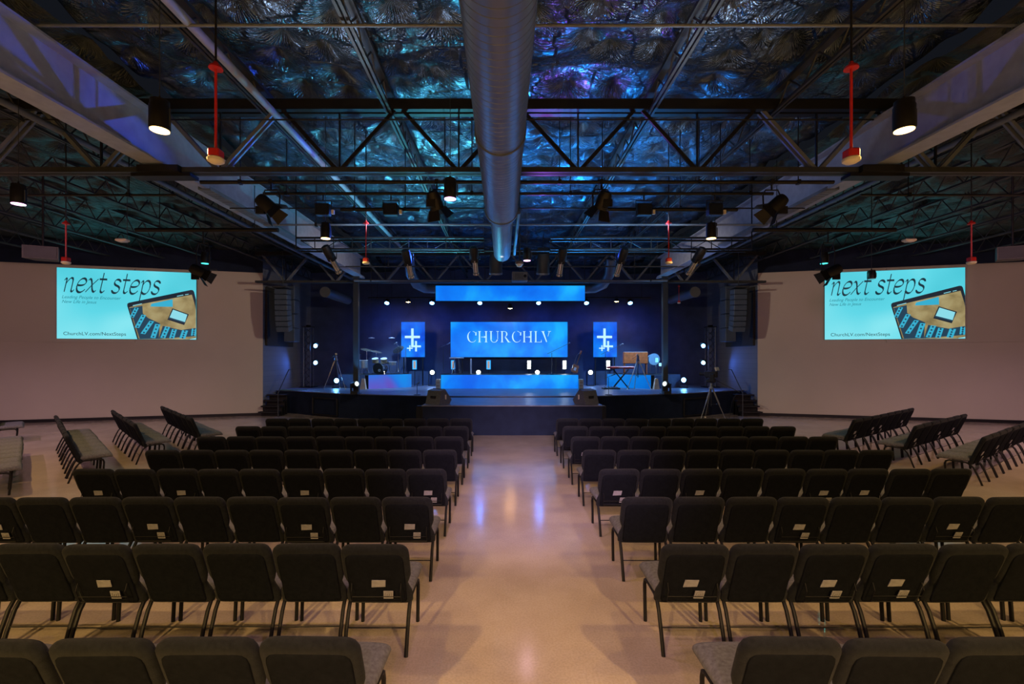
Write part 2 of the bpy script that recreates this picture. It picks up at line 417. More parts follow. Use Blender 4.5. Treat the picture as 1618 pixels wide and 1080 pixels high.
def truss(y, zb, zt, label, web_m, full=19):
    t = empty('roof_truss', (0, y, zb), 0, label, 'truss', 'roof trusses across the hall')
    H = zt-zb
    for s in (-1, 1):
        MB().bar((-full, s*.05, 0), (full, s*.05, 0), .07, .075).build('bottom_chord', DKM, t)
        MB().bar((-full, s*.07, H), (full, s*.07, H), .09, .14).build('top_chord', BLK, t)
    MB().tube([(-full, 0, H+.14), (full, 0, H+.14)], .012).tube([(-full, -.05, H-.2), (full, -.05, H-.2)], .012).build('bracing_rod', BLK, t)
    x0 = -.94; k0 = -int((full+x0)/1.83)
    xs = [x0+1.83*k for k in range(k0, int((full-x0)/1.83)+1)]
    for i, x in enumerate(xs):
        lt = abs(x) > 4.3
        for dx in (-1, 1):
            tx = x+dx*.915
            if abs(tx) > full: continue
            mb = MB(); mb.bar((x+dx*.04, -.04, .02), (tx-dx*.05, -.04, H-.04), .03, .055)
            if lt: mb.bar((x+dx*.04, .05, .02), (tx-dx*.05, .05, H-.04), .03, .055)
            mb.build('diagonal', GRM if lt else web_m, t)
        MB().bar((x, .0, .02), (x, 0, H-.04), .022, .03).build('upright', BLK, t)
    return t
truss(7.0, 5.13, 6.10, 'dark roof truss nearest the camera crossing the whole hall', BLK)
truss(16.75, 5.02, 6.05, 'dark roof truss above the front edge of the stage', GRM, 9.35)
# main girder connection blocks
for s, nm in ((-1, 'left'), (1, 'right')):
    tag(MB().box((s*5.45, 7.0, 5.12), (.62, .34, .10)).box((s*5.45, 7.0, 5.05), (.9, .2, .05)).build('truss_bracket', BLK),
        'black bracket joining the nearest truss to the %s girder' % nm, 'bracket')

def joist(x, y0, y1, zb, h, m, label):
    t = empty('roof_joist', (x, y0, zb), 0, label, 'joist', 'open web joists under the roof')
    L_ = y1-y0
    MB().bar((-.03, 0, 0), (-.03, L_, 0), .035, .04).bar((.03, 0, 0), (.03, L_, 0), .035, .04).build('bottom_chord', m, t)
    MB().bar((0, 0, h), (0, L_, h), .1, .05).build('top_chord', m, t)
    mb = MB(); n = int(L_/.6); mb_pts = []
    for i in range(n):
        a = i*L_/n; b = (i+.5)*L_/n; c = (i+1)*L_/n
        mb.bar((0, a, h), (0, b, 0), .018).bar((0, b, 0), (0, c, h), .018)
    mb.build('web', m, t)
for x, d in ((-3.9, 'far left of the middle bay'), (-2.0, 'left of the round duct'), (2.0, 'right of the round duct'), (3.9, 'far right of the middle bay')):
    joist(x, 4.2, 21.8, 6.02, .30, DKM, 'open web steel joist running to the stage, '+d)
for s, nm in ((-1, 'left'), (1, 'right')):
    for i, x in enumerate((7.6, 9.3, 11.0, 12.7, 14.4, 16.1)):
        joist(s*x, 4.2, 21.5 if x < 9.4 else 16.7, 5.88, .42, DKM, 'open web joist in the %s side bay, %s out from the girder' % (nm, ORD[i]))
    tag(MB().tube([(s*7.0, 4.2, 5.72), (s*7.0, 21, 5.72)], .05, 12).build('roof_pipe', GRM, None, True), 'pale round pipe running along the %s side bay' % nm, 'pipe')
tag(MB().tube([(-3.75, 4.2, 6.0), (-3.75, 15.5, 6.0)], .055, 12).build('conduit_pipe', LGM, None, True), 'bright round pipe along the roof left of the big duct', 'pipe')

# rods / pipes that cross the bay
def xpipe(name, x0, x1, y, z, r, m, label, cat='pipe', hang=None):
    mb = MB().tube([(x0, y, z), (x1, y, z)], r, 10)
    t = empty(name, ((x0+x1)/2, y, z), 0, label, cat)
    o = mb.build('pipe', m, t, True); o.location = (-(x0+x1)/2, -y, -z)
    if hang:
        for hx in hang:
            MB().tube([(0, 0, 0), (0, 0, 5.12-z if abs(y-7.05) < .2 else 6.42-z)], .008, 6).box((0, 0, 0), (.05, .07, .07)).build('hanger', CHR if abs(y-7.05) < .2 else BLK, t, False, (hx-(x0+x1)/2, 0, 0))
    return t
xpipe('cross_pipe', -12, 12, 5.05, 5.96, .018, GRM, 'thin grey pipe crossing the roof nearest the camera')
xpipe('lighting_pipe', -5.14, 5.07, 7.35, 5.10, .03, BLK, 'black lighting pipe hung right below the nearest truss', 'pipe', (-4.5, -1.2, .65, 2.9, 4.5))
xpipe('lighting_pipe', -4.4, 4.4, 7.87, 5.1, .027, BLK, 'black lighting pipe carrying the square flood boxes', 'pipe', (-4, -.8, .9, 4))
xpipe('lighting_pipe', -3.15, -1.75, 8.1, 4.90, .035, BLK, 'short thick black pipe under the left flood box', 'pipe', (-2.9, -2))
xpipe('lighting_pipe', 1.3, 3.9, 8.1, 4.90, .035, BLK, 'short thick black pipe under the right flood box', 'pipe', (1.5, 3.6))
xpipe('cable_line', -5.3, 5.3, 8.4, 5.02, .012, BLK, 'thin black cable line crossing behind the flood boxes', 'cable', (-3, 3))
xpipe('cross_pipe', -5.3, 5.3, 9.6, 5.06, .02, GRM, 'thin grey pipe crossing ahead of the flat lighting trusses', 'pipe', (-4.2, 4.2))
xpipe('cross_pipe', -5.4, 5.4, 12.6, 5.2, .02, DKM, 'thin pipe crossing behind the profile spotlights', 'pipe', (-4, 4))
xpipe('cross_pipe', -5.6, 5.6, 16.3, 4.99, .035, GRM, 'long pale pipe above the blue banner screen', 'pipe', (-5, 5))
xpipe('cross_pipe', -5.6, 5.6, 14.8, 5.2, .02, DKM, 'thin pipe crossing above the blower drums', 'pipe', (-4, 4))
for s, nm in ((-1, 'left'), (1, 'right')):
    xpipe('lighting_pipe', min(s*8.0, s*5.0), max(s*8.0, s*5.0), 9.6, 4.95, .045, BLK, 'thick black pipe in the %s side bay near the lamp' % nm, 'pipe', (s*5.5, s*7.5))
    xpipe('cross_pipe', min(s*12.0, s*5.7), max(s*12.0, s*5.7), 7.6, 4.98, .02, BLK, 'thin black pipe crossing the %s side bay' % nm, 'pipe', (s*6.5, s*11))
xpipe('lighting_pipe', -6.2, 6.2, 20.0, 4.85, .03, BLK, 'black pipe carrying the blue wash lights over the stage', 'pipe', (-5.8, -2.4, 2.4, 5.8))

# flat lighting trusses
for x0, x1, nm in ((-4.9, -.7, 'left'), (.8, 5.3, 'right')):
    t = empty('lighting_truss', ((x0+x1)/2, 10.2, 4.69), 0, 'flat black ladder truss for spotlights, %s of the duct' % nm, 'truss', 'flat lighting trusses')
    h = (x1-x0)/2
    MB().bar((-h, 0, 0), (h, 0, 0), .035).bar((-h, .25, 0), (h, .25, 0), .035).build('bottom_rail', BLK, t)
    MB().bar((-h, 0, .25), (h, 0, .25), .04).bar((-h, .25, .25), (h, .25, .25), .04).build('top_rail', BLK, t)
    mb = MB(); n = int((x1-x0)/.42)
    for i in range(n+1):
        a = -h+i*2*h/n; mb.bar((a, 0, 0), (a, 0, .25), .016)
        if i < n:
            b = -h+(i+1)*2*h/n
            mb.bar((a, .25, 0 if i % 2 else .25), (b, .25, .25 if i % 2 else 0), .014).bar((a, 0, 0), (b, .25, 0), .012)
    mb.build('lacing', BLK, t)
    for sx in (-1, 1): MB().bar((sx*h, 0, 0), (sx*h, 0, 1.74), .02 if sx*(x0+x1) > 0 else .008).build('end_post', BLK, t)

# ================================================================= DUCTS
t = empty('round_duct', (-.288, 5, 4.80), 0, 'large grey ribbed spiral duct hanging down the middle of the hall', 'duct')
prof = []; r0 = .27
ys = np.arange(-4.0, 6.6, .075)
pts = []; rs = []
def rad_at(y): # y absolute
    return .275 if y < 7.8 else (.275-.07*(y-7.8)/.35 if y < 8.15 else .205)
yy = -1.5; V = []
while yy < 11.1:
    r_ = rad_at(yy)
    pts += [(0, yy-5+k, 0) for k in (-.006, 0, .005, .010, .016)]; rs += [r_, r_, r_-.013, r_, r_]
    yy += .085
MB().tube(pts, rs, 40).build('duct_body', DUCT, t, True)
for y in (5.1, 7.75):
    MB().tube([(0, y-5-.05, 0), (0, y-5+.05, 0)], rad_at(y-.1)+.014, 40).build('collar', DUCT, t, True)
for y in (3.6, 6.6, 9.4):
    MB().tube([(0, y-5, .25), (0, y-5, 1.3)], .006, 6).build('hanger_rod', BLK, t)
MB().tube([(.30, 3, .02), (.30, 6.3, .02)], .035, 10).build('side_pipe', DUCT, t, True)
t = empty('stage_duct', (0, 19.0, 5.15), 0, 'blue lit round duct crossing behind the banner screen', 'duct')
MB().tube([(-3.9, -1.4, .9), (-3.9, -1.1, .35), (-3.75, -.7, .03), (-3.5, -.2, -.05), (-3.0, 0, -.05), (3.0, 0, -.05), (3.5, -.2, -.05), (3.75, -.7, .03), (3.9, -1.1, .35), (3.9, -1.4, .9)], .20, 20).build('duct_body', DUCT, t, True)
for s, nm in ((-1, 'left'), (1, 'right')):
    t = empty('side_duct', (s*7.3, 18, 4.82), 0, 'short pale round duct hanging over the %s side of the stage' % nm, 'duct')
    MB().tube([(0, 0, 0), (0, 2.6, 0)], .19, 20).build('duct_body', DUCT, t, True)
    MB().tube([(0, -.03, 0), (0, .03, 0)], .21, 20).build('collar', DUCT, t, True)
    MB().tube([(0, .6, .19), (0, .6, 1.6)], .006, 6).build('hanger_rod', BLK, t)
# blower drums beside the duct end
for x, nm in ((-.50, 'left'), (.98, 'right')):
    t = empty('blower_drum', (x, 14.2, 5.2), 0, 'upright oval drum hanging %s of the duct end' % nm, 'blower')
    M = rotm(R(18))
    MB().lathe([(.0, .3), (.17, .28), (.2, .1), (.2, -.3), (.18, -.36), (.16, -.3), (.0, -.28)], (0, 0, 0), 20, M).build('drum', DKM, t, True)
    MB().lathe([(.205, -.30), (.215, -.33), (.205, -.36), (.17, -.36)], (0, 0, 0), 20, M).build('rim', DUCT, t, True)
    MB().box((0, 0, .42), (.34, .12, .08)).tube([(0, 0, .4), (0, 0, .9)], .012).build('yoke', BLK, t)

# ================================================================= PENDANTS
LM = {'warm': emat('lens_warm', (1, .58, .20), 7), 'pink': emat('lens_pink', (1, .42, .85), 5), 'teal': emat('lens_teal', (.05, .85, .75), 3)}
LM['stage'] = emat('lens_stage_warm', (1, .50, .14), 160)
def pendant(x, y, z, key, label, r=.082, h=.26, ztop=6.5, body=BLK, grp='pendant lamps over the seats'):
    t = empty('pendant_lamp', (x, y, z), 0, label, 'lamp', grp)
    MB().lathe([(r*.97, .0), (r, .01), (r, h*.8), (r*.92, h*.84), (r*.9, h), (r*.2, h), (r*.1, h+.04)], (0, 0, 0), 24).build('can', body, t, True)
    MB().lathe([(.0, -.004), (r*.9, -.006), (r*.92, .012), (0, .012)], (0, 0, 0), 24).build('lens', LM[key] if key else LENSG, t, True)
    MB().tube([(0, 0, h+.03), (0, 0, ztop-z)], .004, 6).build('cord', DKM, t)
    MB().tube([(r+.015, -.01, .03), (r+.015, -.01, h*.7)], .008, 6).build('bracket', DKM, t)
names = ['black can lamp glowing warm, nearest on the left', 'black can lamp glowing warm, nearest on the right',
 'black can lamp glowing warm beside left ladder truss end', 'black can lamp glowing warm beside right ladder truss end',
 'black can lamp glowing pink, hanging left of the big duct', 'small can lamp glowing pink, right of the duct end',
 'black can lamp glowing pink at the far left edge', 'can lamp glowing teal above the left projection screen', 'can lamp glowing teal above the right projection screen']
for (x, y, z, c, p), n in zip(LAMPS, names): pendant(x, y, z, c, n)
for x, y, z, c, p in HIDDEN:  # cans for the unseen pendants, most of them added as fill
    sd = 'centre of the hall' if abs(x) < 1 else ('left' if x < 0 else 'right')+(' block of seats' if abs(x) < 5 else ' side bay')
    ps = 'far behind the last row' if y < -3 else ('behind the last row' if y < -1 else ('over the last row' if y < 3 else ('before the side wall' if abs(x) > 12 else 'over the angled seats')))
    pendant(x, y, z, c, 'unseen black can lamp glowing %s, %s, %s' % (c, ps, sd))
# stage warm pendants
for x, y_, nm in ((645, 477, 'left of'), (806, 487, 'centred under'), (974, 476, 'right of')):
    p = P(x, y_, 20.6)
    pendant(p.x, p.y, p.z, 'stage', 'small warm lamp on a cord, %s the banner screen' % nm, .09, .2, 6.5, BLK, 'warm lamps over the stage')
    spot((p.x, p.y, p.z-.03), (p.x, p.y, 0), 40, (1, .75, .5), 150, .5, .05)
p = P(1377, 440, 10.0); pendant(p.x, p.y, p.z, None, 'unlit small black can lamp in front of the right projection screen', .08, .18, 6.35)

# red pendants with white domes
def red_drop(x, y, z, h, label):
    t = empty('smoke_detector', (x, y, z), 0, label, 'detector', 'white detectors on red drop pipes')
    MB().lathe([(.0, -.018), (.04, -.013), (.064, .003), (.067, .022), (.06, .032), (0, .032)], n=20).build('dome', CREAM, t, True)
    MB().box((0, 0, .068), (.095, .095, .075), None, .012).build('junction_box', RED, t)
    MB().tube([(0, 0, .1), (0, 0, h)], .011, 8).build('drop_pipe', RED, t, True)
    MB().lathe([(.055, h-.02), (.05, h), (.025, h+.02), (.015, h+.04)], n=16).build('mounting_plate', RED, t, True)
    MB().tube([(0, 0, h+.03), (0, 0, 6.42-z)], .009, 8).build('upper_pipe', BLK, t)
red_drop(-2.67, 3.83, 3.93, .80, 'cream detector on a red pipe, nearest on the left')
red_drop(2.67, 3.83, 3.93, .80, 'cream detector on a red pipe, nearest on the right')
red_drop(-2.79, 8.4, 4.0, .75, 'cream detector on a red pipe, left of the duct end')
red_drop(2.79, 8.4, 4.0, .75, 'cream detector on a red pipe, right of the duct end')
red_drop(-7.6, 7.65, 3.85, .68, 'cream detector on a red pipe by the left projection screen')
red_drop(7.6, 7.65, 3.85, .68, 'cream detector on a red pipe by the right projection screen')
red_drop(6.9, 18.6, 4.45, .7, 'cream detector on a red pipe over the right side of the stage')
for x, nm in ((-8.2, 'left'), (8.2, 'right')):
    t = empty('emergency_light', (x, 9.5, 4.68), 0, 'small white flat lamp hanging in the %s side bay' % nm, 'lamp')
    MB().box((0, 0, .03), (.24, .14, .05), None, .02).build('housing', CREAM, t)
    MB().box((0, 0, .0), (.16, .1, .02), None, .008).build('cover', SKIN_, t)
    MB().tube([(.1, 0, .05), (.1, 0, 1.7)], .006, 6).build('rod', DKM, t)

# ================================================================= STAGE LIGHTS
def aim(v): return Vector(v).to_track_quat('-Z', 'Y').to_matrix()
def fresnel(loc, d, label, ztop, r=.11, L_=.26):
    t = empty('fresnel_spotlight', loc, 0, label, 'spotlight', 'barn door spotlights')
    M = aim(d)
    MB().lathe([(.03, L_), (r*.8, L_*.95), (r, L_*.7), (r*1.0, 0), (r*1.08, 0), (r*1.08, -.03), (r*.9, -.03)], (0, 0, 0), 18, M).build('body', BLK, t, True)
    MB().lathe([(0, -.03), (r*.88, -.025), (0, -.02)], (0, 0, 0), 18, M).build('lens', LENSG, t, True)
    for k in range(4):
        a = k*PI/2; mb = MB(); c, s_ = math.cos(a), math.sin(a)
        base = [(-.09, r, -.03), (.09, r, -.03), (.12, r+.09, -.17), (-.12, r+.09, -.17)]
        pts = [M @ Vector((c*x-s_*y, s_*x+c*y, z)) for x, y, z in base]; pts2 = [M @ Vector((c*x-s_*y, s_*x+c*y, z+.006)) for x, y, z in base]
        mb.add(pts+pts2, [(0, 1, 2, 3), (7, 6, 5, 4), (0, 4, 5, 1), (1, 5, 6, 2), (2, 6, 7, 3), (3, 7, 4, 0)]).build('barn_door', BLK, t)
    h = ztop-loc[2]
    MB().tube([(-.13, 0, 0), (-.14, 0, h*.5), (-.10, 0, h*.7), (.10, 0, h*.7), (.14, 0, h*.5), (.13, 0, 0)], .012, 6).tube([(0, 0, h*.7), (0, 0, h)], .014, 6).box((0, 0, h), (.06, .07, .08)).build('yoke', BLK, t)
    MB().box(M @ Vector((.0, -r-.02, .1)), (.14, .05, .12)).build('socket_box', BLK, t)
for x, zz, d, n in ((-4.0, 4.55, (1.0, .2, -.9), 'against the left girder'), (-1.33, 4.58, (.3, .6, -1), 'left of the duct'), (1.32, 4.58, (-.3, .6, -1), 'right of the duct'), (4.07, 4.55, (-1.0, .2, -.9), 'against the right girder')):
    fresnel((x, 7.35, zz+.12), d, 'black barn door spotlight on the nearest pipe, '+n, 5.1)
for s, nm in ((-1, 'left'), (1, 'right')):
    fresnel((s*6.58, 9.6, 4.03), (.9, .3, -.5) if s < 0 else (-.9, .3, -.5), 'black barn door spotlight before the %s projection screen' % nm, 4.95)
for x, n in ((-3.37, 'far left'), (-2.2, 'left of the duct'), (2.17, 'right of the duct'), (3.39, 'far right')):
    t = empty('flood_box', (x, 7.87, 4.82), 0, 'square black flood box on the pipe, '+n, 'floodlight', 'square flood boxes')
    MB().box((0, 0, 0), (.24, .14, .20), None, .01).build('housing', BLK, t)
    MB().box((0, -.075, 0), (.2, .01, .16)).build('grille', STAGEB, t)
    MB().tube([(-.14, 0, 0), (-.14, 0, .16), (.14, 0, .16), (.14, 0, 0)], .01, 6).tube([(0, 0, .16), (0, 0, .28)], .012, 6).build('bracket', BLK, t)
    MB().box((.17, 0, -.04), (.04, .05, .07)).build('plug', CREAM, t)
def profile(loc, d, label, ztop):
    t = empty('profile_spotlight', loc, 0, label, 'spotlight', 'profile spotlights on the ladder trusses')
    M = aim(d)
    MB().lathe([(.03, .32), (.085, .30), (.10, .22), (.10, .05), (.07, .0)], (0, 0, 0), 16, M).build('lamp_house', BLK, t, True)
    MB().lathe([(.062, .0), (.062, -.30), (.075, -.31), (.075, -.36), (.06, -.36)], (0, 0, 0), 16, M).build('lens_tube', CHR, t, True)
    MB().box(M @ Vector((0, 0, .0)), (.16, .12, .1), M).build('shutter_frame', BLK, t)
    h = ztop-loc[2]
    MB().tube([(-.11, 0, 0), (-.11, 0, h*.6), (.11, 0, h*.6), (.11, 0, 0)], .012, 6).tube([(0, 0, h*.6), (0, 0, h)], .014, 6).build('yoke', DKM, t)
for px, py, dx, n in ((524, 408, .5, 'leftmost'), (645, 415, .15, 'second from left'), (750, 410, .1, 'third from left'), (757, 418, -.2, None), (887, 412, -.1, 'third from right'), (981, 412, -.25, 'second from right'), (1100, 411, -.5, 'rightmost')):
    if n is None: continue
    p = P(px, py, 10.2)
    spot(tuple(p+Vector((dx*.1, .35, -.45))), (p.x+dx*5, 20.2, 1.6), 170, (.45, .65, 1), 26, .8, .05)
    profile(tuple(p), (dx, 1, -1.35), 'bright barrelled profile spotlight under the ladder truss, '+n, 4.72)

EB = emat('beam_blue_white', (.14, .45, 1), 24)
EW = emat('beam_white', (.75, .9, 1), 12)
def wash(loc, d, label, m=EB, r=.11, hang=True, grp='blue wash lights over the stage', ztop=4.85):
    t = empty('wash_light', loc, 0, label, 'stage light', grp)
    M = aim(d)
    MB().lathe([(.04, .2), (r*.8, .18), (r, .06), (r*1.02, 0), (r*.9, -.005)], (0, 0, 0), 20, M).build('head', BLK, t, True)
    MB().lathe([(0, .004), (r*.86, .004), (r*.86, -.01), (r*.5, -.035), (0, -.045)], (0, 0, 0), 20, M).build('lens', m, t, True)
    if hang:
        h = ztop-loc[2]
        MB().tube([(-r-.03, 0, 0), (-r-.03, 0, h*.7), (r+.03, 0, h*.7), (r+.03, 0, 0)], .012, 6).tube([(0, 0, h*.7), (0, 0, h)], .015, 6).build('yoke', BLK, t)
    else:
        MB().tube([(-r-.03, 0, 0), (-r-.03, 0, -r-.03), (r+.03, 0, -r-.03), (r+.03, 0, 0)], .014, 6).box((0, 0, -r-.045), (.26, .2, .03)).build('floor_bracket', BLK, t)
for x, n in ((-5.38, 'furthest left'), (-3.4, 'at the left end of the banner'), (-1.3, 'left of the centre lamp'), (1.28, 'right of the centre lamp'), (3.38, 'at the right end of the banner'), (5.3, 'furthest right')):
    wash((x, 20.0, 4.62), (0, -.75, -1), 'glowing blue wash light over the stage, '+n)
SZ = .91
floor_pars = ((532, 601, 19.8, 'by the left camera tripod', SZ), (683, 588, 21.2, 'between the drum riser and centre platform', SZ), (756, 588, 20.9, 'on the centre platform, left', 1.49), (849, 588, 20.9, 'on the centre platform, right', 1.49), (933, 588, 21.2, 'right of the centre platform', SZ), (1080, 600, 19.9, 'at the far right of the stage', SZ))
for px, py, d, n, zb in floor_pars:
    p = P(px, py, d)
    t = empty('floor_par_light', (p.x, p.y, zb), 0, 'round white-blue floor light '+n, 'stage light', 'round floor lights on the stage')
    hz = p.z-zb
    mt = EW if '80' not in str(px) or px != 1080 else EW
    MB().tube([(0, .12, hz), (0, 0, hz), (0, -.02, hz)], [.08, .14, .145], 20).build('body', BLK, t, True)
    MB().tube([(0, -.022, hz), (0, -.04, hz), (0, -.05, hz)], [.10, .08, .02], 20).build('lens', EW if 600 > px > 540 or 1000 > px > 600 else EB, t, True)
    MB().tube([(-.16, 0, hz), (-.16, 0, .03), (.16, 0, .03), (.16, 0, hz)], .014, 6).box((0, .03, .015), (.36, .24, .03)).build('floor_stand', BLK, t)
    spot((p.x, p.y-.1, p.z), (p.x, p.y-3, p.z-.6), 14, (.15, .45, 1), 150, .8, .05)
# small movers on side towers
for s, nm in ((-1, 'left'), (1, 'right')):
    tx = s*8.95
    t = empty('truss_tower', (tx, 20.3, SZ), 0, 'upright black box truss tower on the %s side of the stage' % nm, 'truss tower', 'side towers')
    for a in (-.15, .15):
        for b in (-.15, .15): MB().tube([(a, b, 0), (a, b, 2.66)], .022, 8).build('chord', GRM, t, True)
    mb = MB()
    for k in range(9):
        z0, z1 = k*.29, k*.29+.29
        mb.tube([(-.15, -.15, z0), (.15, -.15, z1)], .010, 6).tube([(.15, .15, z0), (-.15, .15, z1)], .010, 6).tube([(-.15, .15, z0), (-.15, -.15, z1)], .010, 6).tube([(.15, -.15, z0), (.15, .15, z1)], .010, 6)
    mb.build('lacing', DKM, t)
    MB().box((0, 0, .015), (.6, .6, .03)).build('base_plate', BLK, t)
    MB().box((0, 0, 2.68), (.4, .4, .03)).tube([(0, 0, 2.7), (0, 0, 2.76)], [.09, .12], 12).build('top_plate', BLK, t)
    for z, k in ((2.75, 'upper'), (2.0, 'lower')):
        wash((s*8.62, 20.25, z), (-s*.7, -.7, -.15), 'small bright blue light, %s one on the %s side tower' % (k, nm), EB, .10, True, 'lights on the side towers', z+.18)
    # column base movers
    t = empty('moving_head_light', (s*5.62, 16.42, 0.91), 0, 'black moving head light at the foot of the %s column' % nm, 'stage light', 'moving heads at the columns')
    MB().box((0, 0, .06), (.26, .22, .12), None, .015).build('base', BLK, t)
    MB().box((-.13, 0, .25), (.04, .10, .28)).box((.13, 0, .25), (.04, .10, .28)).build('yoke', BLK, t)
    M = aim((-s*.8, -.6, .25))
    MB().lathe([(.06, .16), (.10, .12), (.11, 0), (.105, -.12), (.095, -.13)], (0, 0, .36), 18, M).build('head', BLK, t, True)
    MB().lathe([(0, -.12), (.09, -.128), (.06, -.15), (0, -.155)], (0, 0, .36), 18, M).build('lens', emat('lens_soft', (.7, .85, .8), 1.6), t, True)

# projector and junction cluster near the duct end
t = empty('projector', (.28, 15.2, 4.93), 0, 'grey box projector hanging just above the banner screen', 'projector')
MB().box((0, 0, 0), (.52, .4, .30), None, .02).build('case', mat('projector_grey', (.16, .16, .18), .6), t)
mb = MB()
for i in range(7): mb.box((-.14+i*.04, -.203, 0), (.012, .008, .2))
mb.build('vent', BLK, t); MB().tube([(.17, -.19, 0), (.17, -.23, 0)], .05, 16).build('lens', LENSG, t, True)
MB().tube([(0, 0, .15), (0, 0, 1.5)], .02, 8).build('pole', DKM, t)
t = empty('hanging_dome', (.12, 10.8, 4.47), 0, 'white based dome on a black pole right of the duct end', 'camera')
MB().lathe([(0, -.07), (.05, -.055), (.075, -.02), (.085, .0), (.085, .03)], n=18).build('dome', CREAM, t, True)
MB().lathe([(.1, .0), (.1, .05), (.06, .08), (.02, .09)], n=18).build('housing', mat('brown_housing', (.12, .07, .05), .5), t, True)
MB().tube([(0, 0, .08), (0, 0, 1.95)], .016, 8).build('pole', BLK, t)
for s, px, nm in ((-1, 68, 'left'), (1, 1600, 'right')):
    p = P(px, 400, 10.0)
    t = empty('wall_speaker', tuple(p), s*R(-25), 'grey angled loudspeaker hanging high at the far %s' % nm, 'loudspeaker')
    MB().add([(-.3, -.12, -.14), (.3, -.12, -.14), (.3, -.12, .14), (-.3, -.12, .14), (-.2, .2, -.14), (.2, .2, -.14), (.2, .2, .14), (-.2, .2, .14)], [(0, 1, 2, 3), (7, 6, 5, 4), (0, 4, 5, 1), (1, 5, 6, 2), (2, 6, 7, 3), (3, 7, 4, 0)]).build('cabinet', WEDGE, t)
    MB().box((0, -.125, 0), (.54, .01, .24)).build('grille', DKM, t)
    MB().tube([(0, 0, .14), (0, 0, 1.9)], .02, 8).build('pole', BLK, t)

# ================================================================= LINE ARRAYS
for s, nm in ((-1, 'left'), (1, 'right')):
    gx = s*9.2
    t = empty('line_array', (s*8.3, 16.6, 4.72), 0, 'curved hanging column of slim loudspeakers at the %s of the stage' % nm, 'loudspeaker array')
    z = 0; y = 0; a = 0
    for k in range(8):
        a = R(1.5+k*k*.35)
        M = rotm(a, 0, 0)
        MB().box((0, y, z-.095), (.46, .34, .178), M, .015).build('cabinet', mat('array_grey', (.05, .075, .12), .6), t)
        z -= .19*math.cos(a); y += .19*math.sin(a)*.9
    MB().box((0, 0, .06), (.5, .6, .05)).build('flying_frame', DKM, t)
    MB().tube([(0, 0, .08), (0, 0, 1.7)], .012, 6).build('chain', DKM, t)
    t = empty('subwoofer_column', (s*8.8, 18.4, 5.1), 0, 'tall straight hanging column of grey loudspeakers beside the %s stage wall' % nm, 'loudspeaker array')
    for k in range(4): MB().box((0, 0, -.28-k*.56), (.42, .5, .54), None, .02).build('cabinet', mat('array_grey', (.10, .12, .15), .6), t)
    MB().tube([(0, 0, 0), (0, 0, 1.35)], .012, 6).build('chain', DKM, t)
    tag(MB().box((s*9.50, 18.85, 3.85), (.08, 2.2, 2.3), None, .01).build('dark_wall_panel', mat('dark_panel', (.02, .02, .018), .9)), 'dark flat panel on the %s wall behind the loudspeaker array' % nm, 'panel')  # flat dark board over the wall area behind the array

# ================================================================= STAGE
arc = [(-9.5, 18.55), (-8.8, 18.3), (-7.5, 17.56), (-6.4, 16.96), (-4.7, 16.4), (-3.1, 15.98), (-1.6, 15.82), (0, 15.78), (1.6, 15.82), (3.1, 15.98), (4.7, 16.4), (6.4, 16.96), (7.5, 17.56), (8.8, 18.3), (9.5, 18.55)]
st = empty('stage', (0, 18, 0), 0, 'wide black stage with a curved front across the hall', 'stage')
STOP = mat('stage_deck', (.10, .11, .15), .38, 0, .25, 3)
pl = [(x, y-18) for x, y in arc]+[(9.5, 3.95), (-9.5, 3.95)]
MB().prism(pl, .0, .88).build('fascia', STAGEB, st)
pl2 = [(x*1.002, y-18-.02) for x, y in arc]+[(9.5, 3.95), (-9.5, 3.95)]
MB().prism(pl2, .88, .91).build('deck', STOP, st)
for s in (-1, 1):
    a, b = Vector((s*7.62, 17.62-18-.03, 0)), Vector((s*6.45, 16.98-18-.03, 0))
    d_ = (b-a).normalized(); mb = MB()
    for (q0, q1) in (((0, .08), (0, .72)), ((1, .08), (1, .72))):
        pp = a if q0[0] == 0 else b
        mb.bar((pp.x, pp.y, .06), (pp.x, pp.y, .70), .05, .05)
    mb.bar((a.x, a.y, .70), (b.x, b.y, .70), .05, .05).bar((a.x, a.y, .06), (b.x, b.y, .06), .05, .05)
    mb.build('access_hatch', BLK, st)
th = empty('stage_thrust', (0, 14.5, 0), 0, 'lower black platform jutting from the stage into the aisle', 'stage')
MB().prism([(-2.6, -1.3), (2.6, -1.3), (2.6, 1.24), (-2.6, 1.24)], 0, .84).build('fascia', STAGEB, th)
MB().prism([(-2.62, -1.32), (2.62, -1.32), (2.62, 1.24), (-2.62, 1.24)], .84, .87).build('deck', STOP, th)
for s, nm in ((-1, 'left'), (1, 'right')):
    t = empty('stage_steps', (s*9.15, 17.75, 0), 0, 'black steps climbing the %s end of the stage' % nm, 'steps')
    for k in range(4): MB().box((0, -.45+.2*k-.0, (.2*(k+1)-.03)/1), (.75, .22, .05)).box((0, -.36+.2*k, .1*(k+1)-.03), (.7, .02, .2*(k+1)-.06)).build('tread', BLK, t)
    MB().tube([(-s*.38, -.55, .9), (-s*.38, .3, 1.75), (-s*.38, .55, 1.75)], .018, 8).tube([(-s*.38, -.55, .0), (-s*.38, -.55, .9)], .018, 8).build('handrail', DKM, t, True)
tag(MB().box((-8.75, 18.42, .925), (1.1, .06, .02)).build('glow_tape', mat('green_tape', (.06, .22, .10), .6)), 'green strip of tape on the left stage edge', 'tape')
for s, nm in ((-1, 'left'), (1, 'right')):
    tag(MB().box((s*2.98, 15.6, .30), (.5, .3, .6), None, .02).build('fill_speaker', BLK), 'black fill speaker in the corner %s of the thrust' % nm, 'loudspeaker')

